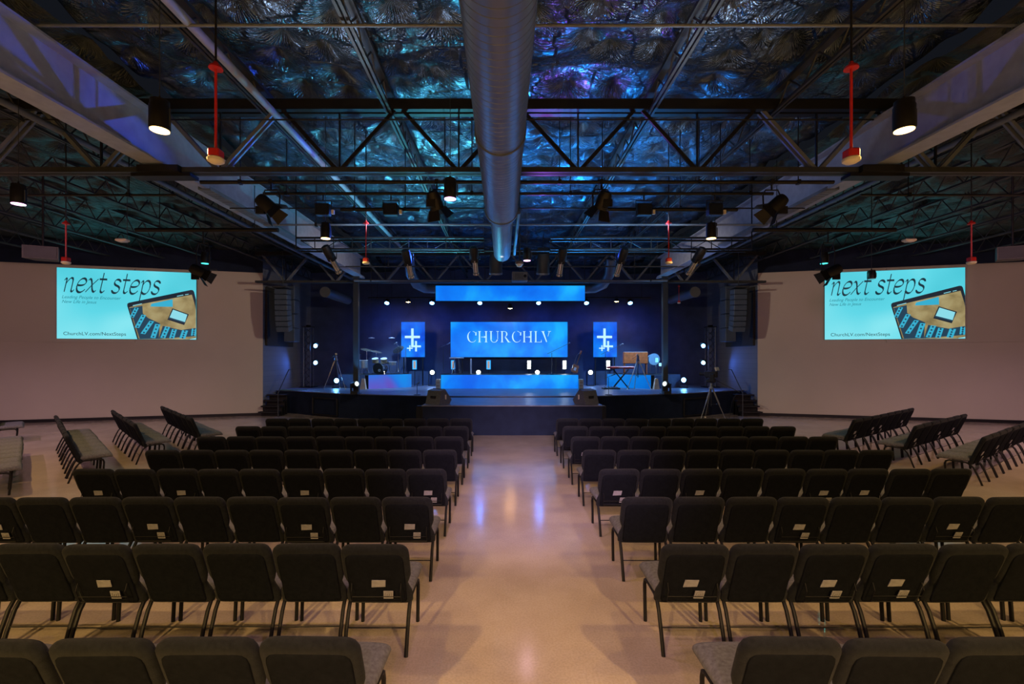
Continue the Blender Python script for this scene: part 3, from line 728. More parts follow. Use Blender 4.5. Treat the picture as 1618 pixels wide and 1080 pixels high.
def ledpanel(name, x0, x1, y, z0, z1, m, label, rz=0, thick=.09):
    t = empty(name, ((x0+x1)/2, y, (z0+z1)/2), rz, label, 'screen')
    w_, h_ = x1-x0, z1-z0
    MB().box((0, thick/2+.003, 0), (w_, thick, h_)).build('cabinet', BLK, t)
    MB().box((0, 0, 0), (w_-.01, .006, h_-.01)).build('display', m, t)
    for sx in (-.4, .4):
        if z0 > 4: MB().tube([(sx*w_, .06, h_/2), (sx*w_, .06, 6.55-(z0+z1)/2)], .008, 6).build('hanging_cable', BLK, t)
        else: MB().bar((sx*w_, .06, -h_/2), (sx*w_, .06, .91-(z0+z1)/2), .05).build('support_leg', BLK, t)
    return t
sc = ledpanel('led_screen', -2.75, 2.75, 21.4, 2.24, 3.90, MC['led_blue'], 'wide blue screen with stencilled white lettering at stage centre')
LT = emat('screen_white', (.55, .92, 1), 1.0)
def flat(name, polys, m, parent, off):
    """polys in panel coordinates (x, z), drawn on a plane facing the seats"""
    mb = MB()
    for p in polys:
        n = len(p); mb.add([(x, -off, z) for x, z in p]+[(x, -off+.0015, z) for x, z in p], [list(range(n)), [n+i for i in range(n)][::-1]]+[(i, (i+1) % n, n+(i+1) % n, n+i) for i in range(n)])
    return mb.build(name, m, parent)
# stencil serif capitals
def arcp(cx, cz, rx, rz, a0, a1, w0, w1, n=18):
    out = []
    for i in range(n+1):
        t = R(a0+(a1-a0)*i/n); out.append((cx+rx*math.cos(t), cz+rz*math.sin(t)))
    inn = []
    for i in range(n+1):
        f = i/n; t = R(a0+(a1-a0)*f); k = w0+(w1-w0)*math.sin(f*PI)
        inn.append((cx+(rx-k)*math.cos(t), cz+(rz-k*.35-.012)*math.sin(t)))
    return [[out[i], out[i+1], inn[i+1], inn[i]] for i in range(n)]
def glyph(ch, x, h):
    """returns polygons and advance; h = cap height"""
    u = h; T = .13*u; t_ = .035*u; r = []
    def rect(a, b, c, d): r.append([(x+a*u, b*u), (x+c*u, b*u), (x+c*u, d*u), (x+a*u, d*u)])
    def stem(a, b0=0., b1=1.):
        rect(a, b0, a+.11, b1)
        if b0 == 0: rect(a-.07, 0, a+.18, .035)
        if b1 == 1: rect(a-.07, .965, a+.18, 1)
    if ch == 'C':
        r += arcp(x+.45*u, .5*u, .42*u, .51*u, 110, 290, .02*u, .12*u)
        r += arcp(x+.47*u, .5*u, .40*u, .51*u, 30, 85, .02*u, .03*u, 8); r.append([(x+.74*u, .62*u), (x+.84*u, .62*u), (x+.84*u, .95*u), (x+.76*u, .85*u)]); r += arcp(x+.47*u, .5*u, .40*u, .51*u, 290, 325, .02*u, .03*u, 8)
        return r, .92*u
    if ch == 'H':
        stem(.08); stem(.66); rect(.28, .46, .62, .50); r.append([(x+.55*u, .38*u), (x+.66*u, .46*u), (x+.66*u, .50*u), (x+.55*u, .58*u)]); return r, .96*u
    if ch == 'U':
        rect(.08, .3, .19, 1); rect(0, .965, .27, 1); rect(.70, .3, .745, 1); rect(.6, .965, .84, 1)
        r += arcp(x+.41*u, .33*u, .33*u, .35*u, 180, 345, .10*u, .04*u); return r, .92*u
    if ch == 'R':
        stem(.08); r += arcp(x+.34*u, .74*u, .26*u, .25*u, -80, 80, .02*u, .11*u); rect(.24, .965, .38, 1)
        r.append([(x+.36*u, .46*u), (x+.48*u, .46*u), (x+.82*u, 0), (x+.66*u, 0)]); rect(.62, 0, .9, .035); return r, .92*u
    if ch == 'L':
        stem(.08); rect(.27, 0, .62, .035); r.append([(x+.58*u, 0), (x+.66*u, 0), (x+.64*u, .26*u)]); return r, .64*u
    if ch == 'V':
        r.append([(x-.02*u, 1*u), (x+.13*u, 1*u), (x+.43*u, .06*u), (x+.37*u, 0)]); rect(-.08, .965, .22, 1)
        r.append([(x+.62*u, 1*u), (x+.67*u, 1*u), (x+.52*u, .5*u), (x+.50*u, .56*u)]); rect(.52, .965, .78, 1); return r, .75*u
polys = []; x = 0; u = .52
for ch in 'CHURCHLV':
    g, a = glyph(ch, x, u); polys += g; x += a+.03
sx = 3.96/x
polys = [[((px_-x/2)*sx, pz-.13) for px_, pz in p] for p in polys]
flat('lettering', polys, LT, sc, .008)
def plus(cx, cz, w_, h_, up, t_):
    return [[(cx-t_/2, cz-h_), (cx+t_/2, cz-h_), (cx+t_/2, cz+up), (cx-t_/2, cz+up)], [(cx-w_/2, cz-t_/2), (cx-t_/2, cz-t_/2), (cx-t_/2, cz+t_/2), (cx-w_/2, cz+t_/2)], [(cx+t_/2, cz-t_/2), (cx+w_/2, cz-t_/2), (cx+w_/2, cz+t_/2), (cx+t_/2, cz+t_/2)]]
for s, nm in ((-1, 'left'), (1, 'right')):
    q = ledpanel('led_screen', s*4.51-.56, s*4.51+.56, 21.4, 2.24, 3.90, MC['led_deep'], 'upright blue screen with three white crosses, %s of the lettering' % nm)
    flat('crosses', plus(-.03, .12, .71, .42, .40, .115)+plus(.14, -.32, .46, .24, .25, .085)+plus(-.15, -.41, .27, .13, .14, .055), LT, q, .008)
ledpanel('banner_screen', -2.87, 2.87, 17.5, 4.41, 5.0, MC['led_blue'], 'long thin blue screen hanging over the front of the stage')
cp = empty('centre_platform', (0, 20.2, SZ), 0, 'low raised platform with a glowing blue front at stage centre', 'platform')
MB().box((0, .18, .29), (5.84, 1.86, .575)).build('body', BLK, cp)
MB().box((0, -.78, .29), (5.84, .04, .58)).build('front_screen', MC['led_blue'], cp)
for s, nm in ((-1, 'left'), (1, 'right')):
    t = empty('wooden_step', (s*3.03, 19.42, SZ), 0, 'pale wooden step block at the %s end of the centre platform' % nm, 'step')
    MB().box((0, 0, .20), (.19, .3, .40), None, .01).build('block', STEPW, t); MB().box((s*.0, -.156, .13), (.15, .012, .02)).box((0, -.156, .26), (.15, .012, .02)).build('groove', GUITW, t)
    rp = [(s*7.5, 20.1), (s*6.1, 19.22), (s*5.95, 19.2), (s*4.4, 20.4), (s*5.0, 21.3), (s*7.2, 21.3)]
    k = empty('drum_riser' if s < 0 else 'keyboard_riser', (0, 0, SZ), 0, 'angled riser with a glowing %s front on the %s of the stage' % ('purple and blue' if s < 0 else 'blue', nm), 'riser')
    MB().prism(rp, 0, .575).build('body', BLK, k)
    a, b = Vector((s*5.95, 19.2, 0)), Vector((s*4.4, 20.4, 0))
    nv = Vector((-s*(abs(b.y-a.y)), -abs(b.x-a.x), 0)).normalized()
    def slab(a, b, nv, m, nme):
        MB().prism([(p_.x, p_.y) for p_ in (a+nv*.04, b+nv*.04, b+nv*.003, a+nv*.003)], .0, .58).build(nme, m, k)
    slab(a, b, nv, MC['led_purple'] if s < 0 else MC['led_dim'], 'front_screen')
    a, b = Vector((s*7.5, 20.1, 0)), Vector((s*6.1, 19.22, 0)); nv = Vector((s*abs(b.y-a.y), -abs(b.x-a.x), 0)).normalized()
    slab(a, b, nv, mat('side_panel', (.10, .10, .16), .6), 'side_panel')
    t = empty('wooden_step', (s*6.12, 19.05, SZ), 0, 'pale wooden step block at the corner of the %s riser' % nm, 'step')
    MB().add([(-.12, -.1, 0), (.12, -.1, 0), (.12, .1, 0), (-.12, .1, 0), (-.05, -.06, .44), (.06, -.06, .44), (.06, .06, .44), (-.05, .06, .44)], [(0, 3, 2, 1), (4, 5, 6, 7), (0, 1, 5, 4), (1, 2, 6, 5), (2, 3, 7, 6), (3, 0, 4, 7)]).build('block', STEPW, t)
# little upright light bars along the back
for px, lit, n in ((655, 0, 'under the left cross screen'), (716, 0, 'behind the small table'), (772, 0, 'left of centre'), (836, 1, 'right of centre'), (892, 1, 'behind the guitar'), (961, 1, 'under the right cross screen')):
    p = P(px, 576, 21.05)
    t = empty('light_bar', (p.x, 21.05, 1.49), 0, ('upright white light bar ' if lit else 'upright orange light bar with blue rim ')+n, 'stage light', 'upright light bars')
    hz = p.z-1.49
    MB().box((0, .04, hz), (.22, .06, .46)).build('housing', BLK, t)
    if lit: MB().box((0, 0, hz), (.15, .01, .38)).build('tube', EW, t)
    else:
        MB().box((0, 0.004, hz), (.19, .01, .42)).build('rim', emat('bar_blue', (.02, .35, 1), 1.6), t)
        MB().box((0, -.004, hz), (.10, .01, .34)).build('tube', emat('bar_orange', (.42, .30, .24), 1), t)
    MB().tube([(0, .05, 0-.0 if abs(p.x) < 2.9 else -.58), (0, .05, hz-.2)], .015, 6).build('stand', BLK, t)

# monitors
for s, nm in ((-1, 'left'), (1, 'right')):
    t = empty('wedge_monitor', (s*2.22, 13.65, .87), s*R(38), 'grey wedge monitor speaker at the %s corner of the thrust' % nm, 'loudspeaker', 'wedge monitors')
    pr = [(-.24, 0), (.20, 0), (.28, .12), (.02, .44), (-.13, .40)]
    mb = MB(); n = len(pr)
    mb.add([(-.29, y, z) for y, z in pr]+[(.29, y, z) for y, z in pr], [list(range(n)), [n+i for i in range(n)][::-1]]+[(i, (i+1) % n, n+(i+1) % n, n+i) for i in range(n)]).build('cabinet', WEDGE, t)
    MB().box((s*-.295, .03, .22), (.01, .05, .12)).box((-s*.3, .03, .16), (.02, .03, .03)).build('handle', CREAM, t)
    MB().bar((-.26, .285, .13), (-.26, .035, .435), .01).add([(-.26, .295, .13), (.26, .295, .13), (.26, .035, .45), (-.26, .035, .45)], [(0, 1, 2, 3)]).build('grille', BLK, t)
    MB().box((-.0, -.2, .21), (.2, .03, .08)).build('connector_plate', BLK, t)

# mic stands
def mic_stand(x, y, z, h, boom, label, ang=0, m=DKM):
    t = empty('microphone_stand', (x, y, z), ang, label, 'microphone stand', 'microphone stands on the stage')
    MB().lathe([(.13, 0), (.13, .015), (.02, .03)], n=16).build('base', BLK, t, True)
    MB().tube([(0, 0, .02), (0, 0, h)], .011, 8).build('pole', m, t, True)
    if boom:
        MB().tube([(-.2, 0, h-.05), (boom, 0, h+abs(boom)*.55)], .008, 8).build('boom', m, t, True)
        bx, bz = boom, h+abs(boom)*.55
    else: bx, bz = .03, h+.02
    MB().lathe([(.012, -.09), (.016, 0), (.03, .02), (.032, .05), (.015, .075)], (bx, 0, bz), 12, rotm(0, R(60), 0)).build('microphone', GRM, t, True)
mic_stand(-2.95, 20.3, 1.49, 1.22, .25, 'microphone stand at the left end of the centre platform')
mic_stand(1.88, 20.2, 1.49, .95, .75, 'boom microphone stand in front of the lettering screen')
mic_stand(-3.35, 16.3, .91, .40, 0, 'short microphone stand on the stage lip, left')
mic_stand(3.5, 16.3, .91, .62, .18, 'short microphone stand on the stage lip, right')
mic_stand(-4.75, 20.9, 1.49, 1.15, -.45, 'boom microphone stand right of the drum kit', 0, CHR)
mic_stand(4.15, 19.7, SZ, 1.5, .7, 'boom microphone stand above the red keyboard')

# small table
t = empty('small_table', (-2.35, 20.3, 1.49), 0, 'narrow pale table at the left end of the centre platform', 'table')
MB().box((0, 0, .72), (.62, .3, .05), None, .01).build('table_top', SKIN_, t)
for x in (-.2, .2): MB().tube([(x*.4, 0, .7), (x, -.1, .0)], .014, 8).build('leg', CHR, t, True)
for x in (-.2, .2): MB().tube([(x*.4, 0.02, .7), (x*.5, .12, .0)], .014, 8).build('leg', CHR, t, True)
tag(MB().tube([(-1.72, 20.4, 1.49), (-1.72, 20.4, 2.18)], .035, 10).build('upright_tube', SKIN_, None, True), 'pale upright tube right of the small table', 'tube')

# guitar on stand
t = empty('electric_guitar', (2.85, 20.2, 1.56), 0, 'brown guitar leaning on its stand right of the platform', 'guitar')
M = rotm(R(-8), R(20), 0)
body = [(0, -.02), (.12, 0), (.17, .10), (.13, .20), (.15, .30), (.09, .38), (.03, .36), (-.03, .36), (-.09, .38), (-.15, .30), (-.12, .20), (-.17, .10), (-.12, 0)]
mb = MB(); n = len(body)
mb.add([M @ Vector((x, -.025, z)) for x, z in body]+[M @ Vector((x, .025, z)) for x, z in body], [list(range(n)), [n+i for i in range(n)][::-1]]+[(i, (i+1) % n, n+(i+1) % n, n+i) for i in range(n)]).build('body', GUITW, t)
MB().box(M @ Vector((0, -.03, .62)), (.045, .022, .56), M).build('neck', mat('fretboard', (.12, .05, .03), .4), t)
MB().box(M @ Vector((0, -.03, .96)), (.08, .02, .16), M).build('headstock', GUITW, t)
MB().box(M @ Vector((0, -.032, .17)), (.10, .012, .14), M).build('pickguard', CREAM, t)
t = empty('guitar_stand', (2.85, 20.28, 1.49), 0, 'chrome guitar stand holding the brown guitar', 'stand')
for a in (0, 120, 240): MB().tube([(0, 0, .42), (.22*math.cos(R(a)), .18*math.sin(R(a)), .0)], .010, 6).build('leg', CHR, t)
MB().tube([(0, 0, .4), (.16, .02, .85), (.35, 0, 1.0)], .010, 6).build('post', CHR, t)
MB().tube([(-.12, -.1, .07), (.12, -.1, .07)], .012, 6).tube([(0, -.1, .07), (0, 0, .2)], .01, 6).build('cradle', BLK, t)

# keyboard, stands, organ cabinet
t = empty('keyboard', (4.75, 19.5, SZ+.84), R(-8), 'bright red keyboard standing on a black cross stand', 'keyboard')
MB().box((0, 0, .05), (1.15, .34, .09), None, .015).build('case', REDK, t)
MB().box((0, .05, .10), (1.0, .15, .012)).build('white_keys', SKIN_, t)
mb = MB()
for i in range(30):
    if i % 7 not in (2, 6): mb.box((-.46+i*.0325, .08, .112), (.014, .09, .014))
mb.build('black_keys', BLK, t)
MB().box((0, -.172, .045), (.2, .006, .02)).build('rear_label_plate', CREAM, t)
t = empty('keyboard_stand', (4.75, 19.5, SZ), R(-8), 'black crossed stand under the red keyboard', 'stand')
for s in (-1, 1): MB().bar((-.32*s, -.12, .02), (.32*s, -.12, .82), .035).bar((-.32*s, .12, .02), (.32*s, .12, .82), .035).build('cross_leg', BLK, t)
MB().bar((-.32, -.25, .015), (-.32, .25, .015), .03).bar((.32, -.25, .015), (.32, .25, .015), .03).build('foot_bar', BLK, t)
MB().bar((-.32, -.2, .83), (-.32, .2, .83), .025).bar((.32, -.2, .83), (.32, .2, .83), .025).build('top_bar', BLK, t)
t = empty('organ_cabinet', (5.72, 20.7, 1.49), R(-8), 'brown wooden organ on thin legs on the right riser', 'organ')
MB().box((0, 0, .72), (1.05, .45, .50), None, .015).build('cabinet', WOODC, t)
MB().box((-.26, 0, .985), (.48, .46, .03)).box((.26, 0, .985), (.48, .46, .03)).build('lid', mat('pale_lid', (.45, .36, .32), .5), t)
for x in (-.48, .48):
    for y in (-.18, .18): MB().bar((x, y, 0), (x, y, .48), .04).build('leg', WOODC, t)
t = empty('clear_amplifier', (6.53, 20.7, 1.49), 0, 'blue lit round backed speaker cabinet beside the organ', 'amplifier')
MB().tube([(0, -.15, .66), (0, .18, .66)], [.26, .22], 20).build('cabinet', mat('pale_blue_gloss', (.25, .45, .6), .3), t, True)
MB().box((.12, -.16, .62), (.12, .02, .2)).build('panel', emat('panel_glow', (.2, .7, 1), 1.5), t)
for x in (-.16, .16): MB().tube([(x, 0, 0), (x*.7, 0, .45)], .012, 6).build('leg', CHR, t)
t = empty('music_box_stand', (6.92, 20.6, 1.49), 0, 'small white lit box on thin legs right of the organ', 'stand')
MB().box((0, 0, .42), (.26, .2, .14), None, .01).build('box', emat('box_glow', (.25, .6, 1), 1.8), t)
for x in (-.11, .11): MB().tube([(x, 0, 0), (x, 0, .35)], .010, 6).build('leg', CHR, t)

# camera tripods
def tripod(x, y, z, h, spread, m, label, headm=GRM, low=.52, cam=True):
    t = empty('camera_tripod', (x, y, z), 0, label, 'tripod')
    for k, a in enumerate((200, 340, 90)):
        c, s_ = math.cos(R(a)), math.sin(R(a))
        mb = MB(); mb.tube([(c*.05, s_*.05, h*.82), (c*spread*.55, s_*spread*.55, h*.40)], .020, 8)
        mb.tube([(c*.07, s_*.07-.03, h*.80), (c*spread*.57, s_*spread*.57-.03, h*.40)], .012, 8)
        mb.tube([(c*spread*.5, s_*spread*.5, h*.44), (c*spread, s_*spread, .02)], .015, 8)
        l = mb.build('leg', m, t, True)
        MB().lathe([(.03, 0), (.035, .02), (.015, .04)], (c*spread, s_*spread, 0), 10).build('foot', CREAM if headm is GRM else BLK, l, True)
    MB().tube([(0, 0, h*.35), (0, 0, h*.9)], .018, 8).build('centre_post', BLK, t)
    mb = MB()
    for a in (200, 340, 90): mb.bar((0, 0, h*.40), (math.cos(R(a))*spread*.55, math.sin(R(a))*spread*.55, h*.42), .012)
    mb.build('spreader', BLK, t)
    MB().lathe([(.07, h*.82), (.075, h*.86), (.04, h*.9), (.05, h*.94), (.03, h*.97)], n=12).build('head', headm, t, True)
    return t
tripod(-7.3, 19.15, SZ, 1.45, .48, CHR, 'silver camera tripod standing on the left of the stage')
tripod(5.30, 18.85, SZ, 1.42, .52, TRIW, 'pale legged camera tripod before the right riser')
for (x, y, z, n) in ((-7.3, 19.15, SZ+1.42, 'left'), (5.30, 18.85, SZ+1.38, 'right')):
    t = empty('video_camera', (x, y, z), R(20 if x < 0 else -10), 'small video camera mounted on the %s stage tripod' % n, 'camera')
    MB().box((0, 0, .04), (.10, .2, .10), None, .01).build('body', GRM, t); MB().tube([(0, -.1, .05), (0, -.2, .05)], .035, 12).build('lens', CHR, t, True)
    MB().tube([(-.05, .1, 0), (-.2, .35, -.12)], .008, 6).build('pan_handle', DKM, t)
# big camera at the right in front of stage
cx_, cy_ = 7.28, 16.55
tripod(cx_, cy_, 0, 1.35, .48, mat('dull_silver', (.22, .22, .22), .4, .6), 'dark broadcast tripod on the floor at the right of the stage')
t = empty('broadcast_camera', (cx_, cy_, 1.33), R(35), 'black broadcast camera with monitor on the right floor tripod', 'camera')
MB().box((0, 0, .30), (.16, .45, .22), None, .02).build('body', BLK, t)
MB().tube([(0, .2, .30), (0, .42, .31)], [.06, .075], 16).build('lens', BLK, t, True)
MB().box((.04, -.2, .50), (.2, .05, .13), R and rotm(R(-20))).build('monitor', mat('monitor_beige', (.5, .46, .38), .4), t)
MB().box((0, 0, .08), (.22, .26, .14), None, .02).build('fluid_head', BLK, t)
MB().tube([(.08, -.05, .12), (.55, -.75, -.32)], .013, 8).build('pan_handle', DKM, t, True)
MB().box((-.10, -.1, .18), (.10, .18, .3), None, .02).build('battery', BLK, t)
MB().tube([(.5, -.7, -.35), (.35, -.6, -.6), (.3, -.5, -1.3)], .006, 6).build('cable', BLK, t)

# drum kit
DX, DY, DZ = -5.75, 20.3, 1.485
t = empty('bass_drum', (DX, DY, DZ), R(-15), 'bass drum with black front head on the drum riser', 'drum')
MB().tube([(0, -.2, .26), (0, .22, .26)], .25, 28).build('shell', DRUMW, t, True)
MB().tube([(0, -.215, .26), (0, -.2, .26)], .245, 28).build('front_head', BLK, t, True)
MB().tube([(0, -.225, .26), (0, -.195, .26)], .262, 28, False).build('hoop', DRUMW, t, True)
mb = MB()
for k in range(14):
    a0, a1 = 2*PI*k/14, 2*PI*(k+1)/14
    mb.bar((.08+.045*math.cos(a0), -.218, .18+.045*math.sin(a0)), (.08+.045*math.cos(a1), -.218, .18+.045*math.sin(a1)), .012)
mb.build('port_ring', SKIN_, t)
for s in (-1, 1): MB().tube([(s*.22, -.1, .15), (s*.33, -.2, 0)], .012, 6).build('spur', CHR, t)
def drum(name, x, y, z, r, h, label, tilt=0, legs=True, grp=None):
    t = empty(name, (x, y, z), 0, label, 'drum', grp); M = rotm(tilt)
    hh = 0 if not legs else .28
    MB().lathe([(r, 0), (r, h)], (0, 0, hh), 20, M).build('shell', DRUMW if r > .15 else mat('amber_shell', (.45, .33, .18), .3, .4), t, True)
    MB().lathe([(r*1.03, h-.01), (r*1.03, h+.012), (r*.5, h+.008), (0, h+.008)], (0, 0, hh), 20, M).build('head', SKIN_, t, True)
    if legs:
        for a in (30, 150, 270): MB().tube([(r*math.cos(R(a)), r*math.sin(R(a)), hh+h*.7), (r*1.1*math.cos(R(a)), r*1.1*math.sin(R(a)), 0)], .010, 6).build('leg', CHR, t)
    return t
tm = drum('tom_drum', DX-.20, DY-.05, DZ+.53, .14, .17, 'small amber tom drum over the bass drum, left one', R(18), False, 'tom drums')
MB().tube([(.05, 0, .02), (.18, .05, -.06)], .015, 6).build('mount', CHR, tm)
tm = drum('tom_drum', DX+.18, DY-.05, DZ+.53, .14, .17, 'small amber tom drum over the bass drum, right one', R(18), False, 'tom drums')
MB().tube([(-.05, 0, .02), (-.16, .05, -.06)], .015, 6).build('mount', CHR, tm)
drum('floor_tom', DX-.72, DY-.1, DZ, .19, .34, 'silver floor tom left of the bass drum')
drum('snare_drum', DX+.50, DY+.2, DZ+.12, .17, .15, 'silver snare drum right of the bass drum')
def cymbal(x, y, h, r, label, tx=0, ty=0):
    t = empty('cymbal_stand', (x, y, DZ), 0, label, 'cymbal', 'cymbals of the drum kit')
    MB().tube([(0, 0, .12), (0, 0, h)], .012, 8).build('pole', CHR, t, True)
    for a in (90, 210, 330): MB().tube([(0, 0, .3), (.2*math.cos(R(a)), .2*math.sin(R(a)), 0)], .010, 6).build('leg', CHR, t)
    MB().lathe([(r, -.012), (r, -.008), (r*.3, .01), (r*.2, .03), (.01, .04)], (0, 0, h), 24, rotm(tx, ty)).build('cymbal_plate', BRASS, t, True)
cymbal(DX-.62, DY+.05, 1.10, .28, 'tilted cymbal at the left of the drum kit', R(8), R(12))
cymbal(DX-.28, DY+.35, 1.02, .26, 'low cymbal left behind the toms', R(8), R(14))
cymbal(DX+.80, DY+.0, 1.10, .26, 'tilted cymbal at the right of the drum kit', R(-20), R(-35))
cymbal(DX-.95, DY+.1, .92, .19, 'small hi-hat cymbal at the far left of the drum kit')
for x, n in ((-.5, 'left'), (.42, 'right')):
    p = P(587+ (0 if x < 0 else 32), 534, 21.0)
    t = empty('hanging_cymbal', (p.x, p.y, p.z), 0, 'pale disc light hanging over the drum kit, %s one' % n, 'stage light')
    MB().lathe([(.14, 0), (.14, .012), (.02, .04)], n=18).build('disc', SKIN_, t, True); MB().tube([(0, 0, .03), (0, 0, 6.5-p.z)], .006, 6).build('cord', BLK, t)
t = empty('drum_stool', (DX+.1, DY+.65, DZ), 0, 'round black stool behind the drum kit', 'stool')
MB().lathe([(.0, .46), (.17, .46), (.18, .5), (.15, .54), (0, .54)], n=18).build('seat', BLK, t, True)
for a in (0, 120, 240): MB().tube([(0, 0, .4), (.22*math.cos(R(a)), .22*math.sin(R(a)), 0)], .012, 6).build('leg', CHR, t)
MB().tube([(0, 0, .3), (0, 0, .47)], .015, 6).build('post', CHR, t)
# cases behind tripod left
for x, y, n in ((4.0, 19.1, 'pedal board lying flat before the red keyboard'),):
    t = empty('pedal_board', (4.25, 19.15, SZ), R(5), 'low black pedal board on the floor under the red keyboard', 'pedal board')
    MB().box((0, 0, .03), (.7, .35, .06), None, .01).build('tray', BLK, t)
    for k in range(4): MB().box((-.25+k*.16, 0, .08), (.09, .14, .05), None, .01).build('pedal', GRM, t)

# ================================================================= PROJECTION SCREENS
W2, H2 = 2.125, 1.2375
def clip(poly):
    def cl(p, ins, inter):
        o = []
        for i in range(len(p)):
            a, b = p[i-1], p[i]
            if ins(b):
                if not ins(a): o.append(inter(a, b))
                o.append(b)
            elif ins(a): o.append(inter(a, b))
        return o
    W, H = W2-.006, H2-.006
    for ax, v, sg in ((0, W, 1), (0, -W, -1), (1, H, 1), (1, -H, -1)):
        if not poly: return None
        ins = lambda q: (q[ax]-v)*sg <= 1e-9
        def inter(a, b):
            t = (v-a[ax])/(b[ax]-a[ax]); return tuple(a[k]+(b[k]-a[k])*t for k in (0, 1))
        poly = cl(poly, ins, inter)
    return poly if len(poly) > 2 else None
def stroke(pts, wmin, nib):
    """thin calligraphic stroke: polyline swept with a slanted nib"""
    out = []
    P_ = [Vector((a, b)) for a, b in pts]
    nv = Vector(nib)
    for a, b in zip(P_, P_[1:]):
        d = (b-a)
        if d.length < 1e-6: continue
        d.normalize(); n = Vector((-d.y, d.x)); k = max(wmin, abs(nv.dot(n)))*n
        e = d*wmin*.5
        out.append([tuple(a-k-e), tuple(b-k+e), tuple(b+k+e), tuple(a+k-e)])
    return out
def bez(*c, n=9):
    c = [Vector(x) for x in c]; o = []
    for i in range(n+1):
        t = i/n; q = list(c)
        while len(q) > 1: q = [q[k]*(1-t)+q[k+1]*t for k in range(len(q)-1)]
        o.append(tuple(q[0]))
    return o
GL = {  # x-height 1 italics; strokes before slant
 'n': ([bez((0, .8), (.1, 1), (.15, .95), (.15, .8)), [(.15, .85), (.15, 0)], bez((.15, .55), (.3, .95), (.62, 1.2), (.62, .7)), [(.62, .7), (.62, .15)], bez((.62, .15), (.63, -.05), (.75, 0), (.82, .15))], .95),
 'e': ([bez((.08, .48), (.5, .42), (.75, .6), (.62, .85)), bez((.62, .85), (.5, 1.1), (.02, .95), (.03, .4)), bez((.03, .4), (.05, -.15), (.45, -.1), (.66, .2))], .80),
 'x': ([bez((0, .85), (.12, 1.05), (.22, .95), (.32, .5)), bez((.32, .5), (.42, 0), (.55, -.05), (.68, .15)), [(.70, .95), (.30, .5), (-.05, .02)]], .82),
 't': ([[(.2, 1.4), (.2, .2)], bez((.2, .2), (.22, -.08), (.4, 0), (.5, .15)), [(-.02, .95), (.52, .95)]], .62),
 's': ([bez((.55, .8), (.5, 1.02), (.1, 1.05), (.1, .75)), bez((.1, .75), (.12, .45), (.58, .6), (.56, .25)), bez((.56, .25), (.5, -.1), (.05, -.05), (.02, .2))], .72),
 'p': ([bez((0, .8), (.1, 1), (.15, .95), (.15, .8)), [(.15, .85), (.15, -.6)], bez((.15, .6), (.3, 1.1), (.75, 1.1), (.74, .5)), bez((.74, .5), (.70, -.1), (.3, -.1), (.15, .15)), [(.0, -.6), (.30, -.6)]], .92),
 ' ': ([], .42)}
def italic(txt, x, z, u, wmin, nib):
    r = []
    for ch in txt:
        st_, adv = GL[ch]
        for s_ in st_:
            r += stroke([(x+(a+b*.24)*u, z+b*u) for a, b in s_], wmin, nib)
        x += adv*u
    return r, x
def textmesh(name, body, size, x, z, m, parent, off, shear=0, width=None, rot=0, bold=0):
    cu = bpy.data.curves.new(name, 'FONT'); cu.body = body; cu.size = size; cu.shear = shear; cu.offset = bold
    cu.fill_mode = 'FRONT'
    o = bpy.data.objects.new('tmp_text', cu); COL.objects.link(o)
    dg = bpy.context.evaluated_depsgraph_get(); dg.update()
    me = bpy.data.meshes.new_from_object(o.evaluated_get(dg)); bpy.data.objects.remove(o)
    xs = [v.co.x for v in me.vertices]; k = width/(max(xs)-min(xs)) if width else 1
    c, s_ = math.cos(rot), math.sin(rot)
    for v in me.vertices:
        a, b = v.co.x*k, v.co.y; v.co = (x+a*c-b*s_, -off, z+a*s_+b*c)
    me.materials.clear(); me.materials.append(m)
    o = bpy.data.objects.new(name, me); COL.objects.link(o); o.parent = parent; return o
INK = emat('screen_ink', (.005, .03, .045), 1); INK2 = emat('screen_ink_soft', (.02, .22, .28), 1)
DARKF = emat('picture_frame_dark', (.008, .018, .03), 1); PCY = emat('picture_cyan', (.03, .42, .62), 1); PDK = emat('picture_dark', (.01, .05, .09), 1)
PWH = emat('picture_white', (.25, .7, .8), 1)
